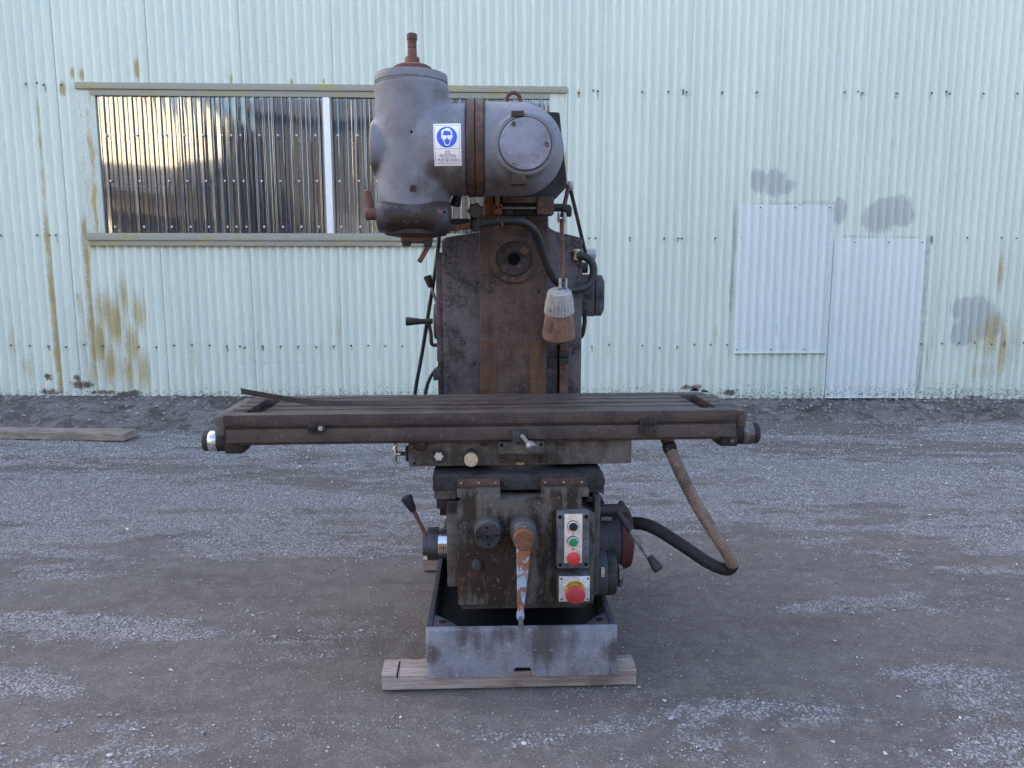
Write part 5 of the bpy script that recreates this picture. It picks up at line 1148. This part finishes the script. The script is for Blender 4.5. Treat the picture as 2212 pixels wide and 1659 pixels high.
for s_ in (.078, .160, .242, .318):
    strips.append((prev, TF + s_ - .008, False)); prev = TF + s_ + .008
strips.append((prev, TB - .0005, False))
strips[-1] = (prev, TB - .0005, True)
top_bm = BM(); box(top_bm, tl_ + .0005, tr_ - .0005, TF + .0005, TF + .047, tzt - slotd - .001, tzt, .0015); box(top_bm, tl_ + .0005, tr_ - .0005, strips[-1][0], TB - .0005, tzt - slotd - .001, tzt - .0005, .0015)
part('table_rim', top_bm, 'table', table, FT)
for (e0, e1) in ends:
    bm = BM(); y0 = TF + .0472
    for s_ in (.095, .170, .245):
        box(bm, e0, e1, y0, TF + s_ - .008, tzt - slotd - .001, tzt - .0007, .0015); y0 = TF + s_ + .008
    box(bm, e0, e1, y0, strips[-1][0] - .0145, tzt - slotd - .001, tzt - .0007, .0015)
    part('slotted_top', bm, 'tabletop', table, FT)
# table ends
for s_, xe, z_, xo in ((-1, tl_, 3, 176), (1, tr_, 4, 2003)):
    xo_ = T(z_, xo, 420, TF + .02).x
    zl = T(3, 210, 495, TF + .02).z if s_ < 0 else T(4, 1970, 432, TF + .02).z
    bm = BM(); xs_ = sorted((xe + s_ * .0005, xo_)); box(bm, xs_[0], xs_[1], TF + .012, TB - .02, zl, tzt - .004, .008, 3); part('table_end', bm, 'saddle', table, FT)
zd = T(3, 200, 527, TF + .09).z
for s_, xs_, zz_ in ((-1, [T(3, x, 527, TF + .09).x for x in (300, 205, 145, 97)], T(3, 200, 527, TF + .09).z), (1, [T(4, x, 470, TF + .12).x for x in (1900, 1965, 2040, 2090)], T(4, 2000, 470, TF + .12).z)):
    yd = TF + (.09 if s_ < 0 else .12); kd = FT.m(Z(3, 200, 527), yd) * .2976; rd = 77 * kd if s_ < 0 else 84 * kd
    ax = (s_, 0, 0)
    bm = BM(); lathe(bm, (xs_[0], yd, zz_), ax, [(0, rd), (abs(xs_[1] - xs_[0]), rd)], 32); sd = part('screw_bearing', bm, 'saddledark', table, FT)
    bm = BM(); lathe(bm, (xs_[1], yd, zz_), ax, [(0, rd * .99), (.002, rd * 1.01), (abs(xs_[2] - xs_[1]) - .002, rd * 1.01), (abs(xs_[2] - xs_[1]), rd * .97)], 40); part('screw_dial', bm, 'chrome' if s_ < 0 else 'steel', table, FT)
    bm = BM(); L = abs(xs_[3] - xs_[2]); lathe(bm, (xs_[2], yd, zz_), ax, [(0, rd * .93), (L * .3, rd * .95), (L * .85, rd * .92), (L * .97, rd * .8), (L, rd * .35)], 40); part('dial_nut', bm, 'saddledark', table, FT)
bm = BM(); pbox(bm, FT, 3, 246, 540, 378, 624, TF + .05, TF + .15, .006); part('screw_bracket', bm, 'dark', table, FT)
bm = BM(); pbox(bm, FT, 4, 1820, 495, 1945, 568, TF + .05, TF + .15, .006); part('screw_bracket', bm, 'dark', table, FT)
bm = BM(); c = T(4, 1900, 525, TF + .049); hexbolt(bm, c, YV, .007, .006); part('bracket_bolt', bm, 'steel', table, FT)
# feed stops on the front groove
for z_, x0, xm_, x1, y0, y1 in ((3, 850, 911, 978, 407, 472), (4, 1238, 1300, 1358, 374, 484)):
    for a_, b_, bright in ((x0, xm_ - 1, False), (xm_ + 1, x1, z_ == 3)):
        bm = BM(); pbox(bm, FT, z_, a_, y0, b_, y1, TF - .014, TF + .012, .002); fs_ = part('feed_stop', bm, 'kneeside', table, FT)
        bm = BM(); c = T(z_, (a_ + b_) / 2, y0 + 29, TF - .0142); kx_ = FT.m(Z(z_, a_, y0), TF) * .2976
        lathe(bm, c, YV, [(0, 17 * kx_), (.006, 17 * kx_), (.007, 15 * kx_), (.0071, 9 * kx_), (.004, 8.5 * kx_)], 6); part('stop_bolt', bm, 'brass' if bright else 'kneeside', table, FT)

# big conduit from the table to the feed motor
kh = FM.m(Z(4, 1700, 1100), .22) * .2976
p_a = [(1428, 480, .30), (1440, 540, .28), (1465, 610, .26), (1530, 760, .22), (1610, 920, .19), (1700, 1080, .17), (1790, 1220, .15), (1862, 1330, .14), (1893, 1388, .145)]
p_b = [(1904, 1425, .152), (1893, 1450, .160), (1862, 1460, .172), (1790, 1440, .19), (1700, 1392, .21), (1580, 1310, .24), (1460, 1232, .27), (1350, 1165, .30), (1250, 1128, .33), (1150, 1125, .36)]
whole = smooth_path([Pm(4, *p) for p in p_a + p_b], 8); cut = 8 * (len(p_a) + 0)
bm = BM(); tube(bm, whole[:cut + 1], 44 * kh, 20, .0009, .0095); cd = part('cable_conduit', bm, 'hose')
bm = BM(); tube(bm, whole[cut:], lambda t: (44 + 5 * t) * kh, 20, .0003, .0085); part('conduit_tail', bm, 'hosedark', cd)
bm = BM(); a = Pm(4, 1436, 545, .28); b = Pm(4, 1463, 605, .26); d_ = (b - a).normalized(); L = (b - a).length
lathe(bm, a, d_, [(-.03, 38 * kh), (0, 40 * kh), (L * .2, 50 * kh), (L * .6, 52 * kh), (L, 47 * kh)], 24); part('conduit_coupling', bm, 'dark', cd)

# --- warning sticker, wrapped on the casting
def wrap(me, off):
    bm = BM(); bm.from_mesh(me); zs_ = [v.co.z for v in bm.verts]; z0, z1 = min(zs_), max(zs_); nsl = max(1, int((z1 - z0) / .004))
    for i in range(1, nsl):
        bmesh.ops.bisect_plane(bm, geom=bm.verts[:] + bm.edges[:] + bm.faces[:], plane_co=(0, 0, z0 + (z1 - z0) * i / nsl), plane_no=(0, 0, 1))
    bm.to_mesh(me); bm.free()
    for v in me.vertices:
        o, d = Vector((v.co.x, -1.0, v.co.z)), Vector((0, 1, 0)); loc, nm_, i, dist = head_bvh.ray_cast(o, d)
        v.co.y = (loc.y if loc else HL - RN) - off
    return me
SP = HL - RN + .004
cnr = [Pm(1, x, y, SP) for x, y in ((785, 850), (1026, 848), (1034, 1216), (796, 1218))]
def spt(u_, v_):                                     # sticker coordinates 0..1 (v downwards)
    a = cnr[0].lerp(cnr[1], u_); b = cnr[3].lerp(cnr[2], u_); return a.lerp(b, v_)
def sgrid(u0, v0, u1, v1, off, nx=8, ny=12):
    V = [tuple(spt(u0 + (u1 - u0) * i / nx, v0 + (v1 - v0) * j / ny)) for j in range(ny + 1) for i in range(nx + 1)]
    Fq = [(j * (nx + 1) + i, j * (nx + 1) + i + 1, (j + 1) * (nx + 1) + i + 1, (j + 1) * (nx + 1) + i)[::-1] for j in range(ny) for i in range(nx)]
    me = bpy.data.meshes.new('s'); me.from_pydata(V, [], Fq); return wrap(me, off)
stk = part('warning_sticker', sgrid(0, 0, 1, 1, .0012), 'stickerwhite')
def sline(name, u0, v0, u1, v1): part(name, sgrid(u0, v0, u1, v1, .0016, 10, 10), 'purpleink', stk)
for a_ in ((.04, .040, .95, .048), (.04, .945, .95, .953), (.04, .04, .052, .953), (.938, .04, .95, .953), (.04, .606, .95, .613)): sline('border_line', *a_)
su = (cnr[1] - cnr[0]).length; sv = (cnr[3] - cnr[0]).length
def spoly(pts, off, mt, name):                       # filled outline in sticker units, dense so that it wraps
    bm = BM(); vs_ = [bm.verts.new(spt(u_, v_)) for u_, v_ in pts]; f = bm.faces.new(vs_)
    bmesh.ops.triangulate(bm, faces=[f]); bmesh.ops.recalc_face_normals(bm, faces=bm.faces[:])
    for f in bm.faces:
        if f.normal.y > 0: f.normal_flip()
    me = bpy.data.meshes.new('s'); bm.to_mesh(me); bm.free(); wrap(me, off); return part(name, me, mt, stk)
def S(x, y): return ((x - 140) / 965.0, (y - 115) / 1450.0)
cU, cV = S(612, 592); ru = 357 / 965.0; rv = 366 / 1450.0
spoly([(cU + ru * math.cos(t), cV + rv * math.sin(t)) for t in np.linspace(0, 2 * math.pi, 49)[:-1]], .0022, 'stickerblue', 'blue_disc')
hair = [(405, 440), (420, 390), (455, 350), (520, 320), (560, 290), (625, 275), (690, 285), (740, 330), (775, 385), (800, 425), (800, 480), (793, 545), (765, 545), (768, 450), (745, 405), (700, 392), (640, 390), (590, 375), (550, 362), (510, 390), (470, 405), (455, 440), (465, 545), (432, 545)]
spoly([S(*p) for p in hair], .0028, 'stickerwhite', 'head_outline')
gog = [(405, 545), (480, 540), (560, 535), (612, 545), (670, 535), (750, 540), (825, 548), (820, 590), (800, 630), (770, 690), (740, 665), (700, 690), (660, 680), (635, 650), (625, 595), (605, 595), (595, 650), (570, 680), (530, 690), (490, 670), (460, 690), (425, 640), (408, 590)]
spoly([S(*p) for p in gog], .0028, 'stickerwhite', 'goggles')
for s_ in (((435, 590), (455, 640), (482, 668), (490, 655), (462, 625), (442, 585)), ((793, 590), (775, 635), (748, 668), (742, 655), (765, 625), (786, 585))): spoly([S(*p) for p in s_], .0034, 'stickerblue', 'goggle_gap')
jaw = [(425, 640), (460, 700), (490, 712), (505, 770), (525, 850), (560, 890), (620, 902), (670, 892), (710, 850), (728, 780), (742, 712), (775, 700), (805, 640), (775, 650), (755, 680), (725, 695), (705, 760), (690, 830), (660, 858), (620, 866), (575, 858), (548, 830), (532, 760), (515, 700), (480, 680), (455, 650)]
spoly([S(*p) for p in jaw], .0028, 'stickerwhite', 'jaw_outline')
for s_, yy, wd in (('EYE', 1115, 165), ('PROTECTION', 1240, 570), ('MUST BE WORN', 1380, 750)):
    hgt = 108 / 1450.0 * sv; me = text_mesh(s_, hgt / .70, 1.0)
    xsz = [v.co.x for v in me.vertices]; ww = max(xsz) - min(xsz); mid_x = (max(xsz) + min(xsz)) / 2; yz = [v.co.y for v in me.vertices]; mid_y = (max(yz) + min(yz)) / 2
    sc4 = wd / 965.0 * su / ww; u0, v0 = S(630 if s_ != 'MUST BE WORN' else 638, yy)
    for v in me.vertices: v.co = spt(u0 + (v.co.x - mid_x) * sc4 / su, v0 - (v.co.y - mid_y) / sv)
    wrap(me, .0022); part('lettering', me, 'purpleink', stk)

# ------------------------------------------------------------------ articulated work lamp
lamp = empty('work_lamp', (FM.o.x, FM.o.y, 0), FM.yaw)
tag(lamp, 'rusty work lamp with white ribbed cap hanging from jointed arms beside the column', 'lamp')
LL = .56
def lp(x, y, ly=LL): return Pm(2, x, y, ly)
kl_ = FM.m(Z(2, 1740, 700), LL) * .2728
def lpart(name, bm, mt): return obj(name, bm, M[mt], lamp)
bm = BM(); a = lp(1938, 605, .74); b = lp(2003, 605, .74); cyl(bm, (cr - .006, a.y, a.z), b, 46 * kl_, 44 * kl_, 8, .004); lpart('wall_pivot', bm, 'galv')
bm = BM(); tube(bm, [lp(1925, 610, .71), lp(1800, 80, .62)], 15 * kl_, 12); lpart('lower_arm', bm, 'armdark')
bm = BM(); c = lp(1803, 64, .60); lathe(bm, c + Vector((-.010, 0, 0)), (1, 0, 0), [(0, .014), (.004, .018), (.016, .018), (.020, .014)], 20); lpart('elbow_joint', bm, 'galv')
bm = BM(); tube(bm, [lp(1788, 62, .59), lp(1735, 310, .57)], 17 * kl_, 12); lpart('upper_arm', bm, 'armrust')
bm = BM()
for dx in (-22, 20):
    c = lp(1731 + dx, 312, .565); lathe(bm, c + Vector((-.004, 0, 0)), (1, 0, 0), [(0, .016), (.002, .018), (.006, .018), (.008, .015)], 20)
lpart('wrist_joint', bm, 'galv')
bm = BM(); tube(bm, [lp(1733, 330), lp(1742, 815, LL - .07)], 17 * kl_, 12); lpart('drop_rod', bm, 'armrust')
bm = BM()
for dx in (-22, 24):
    c = lp(1743 + dx, 845, LL - .078); box(bm, c.x - .004, c.x + .004, c.y - .014, c.y + .014, c.z - .014, c.z + .022, .003)
lpart('shade_yoke', bm, 'galv')
ct = lp(1717, 893, LL - .085); cb_ = lp(1708, 1275, LL - .020); ax = (cb_ - ct); LT = ax.length; ax = ax.normalized()
kc_ = FM.m(Z(2, 1710, 1000), LL) * .2728
bm = BM(); lathe(bm, ct, ax, [(-.004, 20 * kc_), (0, 80 * kc_), (.004, 92 * kc_), (LT * .22, 104 * kc_), (LT * .43, 113 * kc_), (LT * .44, 108 * kc_)], 96, star=None)
capo = lpart('lamp_cap', bm, 'whitecap')
for v in capo.data.vertices:
    d = v.co - ct; h = d.dot(ax)
    if LT * .05 < h < LT * .435 + .001:
        rvec = d - ax * h; an = math.atan2(rvec.y, rvec.x); v.co += rvec.normalized() * (.0022 * (1 if int((an + math.pi) / (2 * math.pi) * 48) % 2 else -1))
bm = BM(); lathe(bm, ct, ax, [(-.0048, 10 * kc_), (-.0042, 9 * kc_)], 12); lpart('cap_hole', bm, 'ink')
bm = BM(); lathe(bm, ct, ax, [(LT * .43, 105 * kc_), (LT * .45, 107 * kc_), (LT * .88, 130 * kc_), (LT * .93, 130 * kc_), (LT * 1.0, 105 * kc_), (LT * 1.0, 95 * kc_), (LT * .8, 85 * kc_)], 48); sh = lpart('lamp_shade', bm, 'shade')
bm = BM(); bvs = BVHTree.FromPolygons([v.co.copy() for v in sh.data.vertices], [list(p.vertices) for p in sh.data.polygons])
vs_ = []
for t in np.linspace(0, 2 * math.pi, 25)[:-1]:
    o, d = FM.ray(Z(2, 1636 + 33 * math.cos(t), 1175 + 60 * math.sin(t))); loc, nm_, i, dist = bvs.ray_cast(o, d.normalized())
    if loc: vs_.append(bm.verts.new(loc + nm_ * .0006))
if len(vs_) > 3: bmesh.ops.triangulate(bm, faces=[bm.faces.new(vs_)])
lpart('paint_scar', bm, 'way')

# ------------------------------------------------------------------ timbers under the base and the strip on the table
def timber(p_l, p_r, y, w, h, label, seed):
    a = FM.P(p_l, y); b = FM.P(p_r, y); L = b.x - a.x
    t = beam('timber_bearer', L, w, h, M['wood'], 24, .0035, seed); c = Vector(((a.x + b.x) / 2, y + w / 2, 0)); 
    wpt = FM.o + Vector((c.x * FM.c - c.y * FM.s, c.x * FM.s + c.y * FM.c, 0)); t.location = wpt; t.rotation_euler = (0, 0, FM.yaw + R(.5)); tag(t, label, 'timber'); return t
tb1 = timber((825, 1470), (1375, 1462), .026, .10, .052, 'split wooden bearer under the front edge of the machine base', 11)
bm = BM(); box(bm, -.3555, -.3515, -.0512, .03, .040, .0548); obj('saw_cut', bm, M['ink'], tb1)
tb2 = timber((914, 1200), (1310, 1196), 1.0, .10, .052, 'wooden bearer under the rear end of the machine base', 12)

strip = None
SL = FT.G(Z(3, 900, 270), tzt + .0012).y              # in table coordinates: lies over the middle slots
def tw(p): # table local -> world
    return Vector((FT.o.x + p.x * FT.c - p.y * FT.s, FT.o.y + p.x * FT.s + p.y * FT.c, p.z))
kpts = [(Z(3, 362, 145), Z(3, 372, 186)), (Z(3, 560, 180), Z(3, 570, 218)), (Z(3, 735, 211), Z(3, 745, 247)), (Z(3, 930, 241), Z(3, 880, 272)), (Z(3, 1080, 243), Z(3, 1060, 272))]
zs = tzt + .0012
prev_ = []
bm = BM(); A = []; B = []
for (pt, pb) in kpts[:3]:
    a = FT.P(pt, SL); b = FT.P(pb, SL); A.append(a); B.append(b + Vector((0, -.004, 0)))
wid = .030
x_end = FT.G(Z(4, 700, 243), zs).x
y_flat = FT.G(Z(3, 1080, 255), zs + .02).y
e0 = FT.G(Z(3, 900, 258), zs + .015)
A.append(Vector((e0.x + .02, SL + .002, zs + .015))); B.append(Vector((e0.x - .01, SL - .006, zs)))
for i in range(1, 9):
    t = i / 8; x = e0.x + .12 + (x_end - e0.x - .12) * t; lean = .030 * (1 - t) ** 1.0
    A.append(Vector((x, SL + .004 + .026 * t, zs + .003 + max(.0115 * (1 - t * 1.25), 0)))); B.append(Vector((x, SL - .006 - .004 * t, zs)))
fr_ = []
for a, b in zip(A, B):
    dn = Vector((0, 1, 0)) * .0022; fr_.append([bm.verts.new(a), bm.verts.new(b), bm.verts.new(b + dn), bm.verts.new(a + dn)])
for p_, q_ in zip(fr_, fr_[1:]):
    for i in range(4): bm.faces.new((p_[i], p_[(i + 1) % 4], q_[(i + 1) % 4], q_[i]))
bm.faces.new(fr_[0][::-1]); bm.faces.new(fr_[-1]); bmesh.ops.recalc_face_normals(bm, faces=bm.faces[:])
org = Vector((0, SL, zs))
for v in bm.verts: v.co -= org
strip = obj('metal_strip', bm, M['strip']); strip.location = tw(org); strip.rotation_euler = (0, 0, FT.yaw)
tag(strip, 'long thin rusty metal strip with a bent-up end lying on the machine table', 'metal strip')
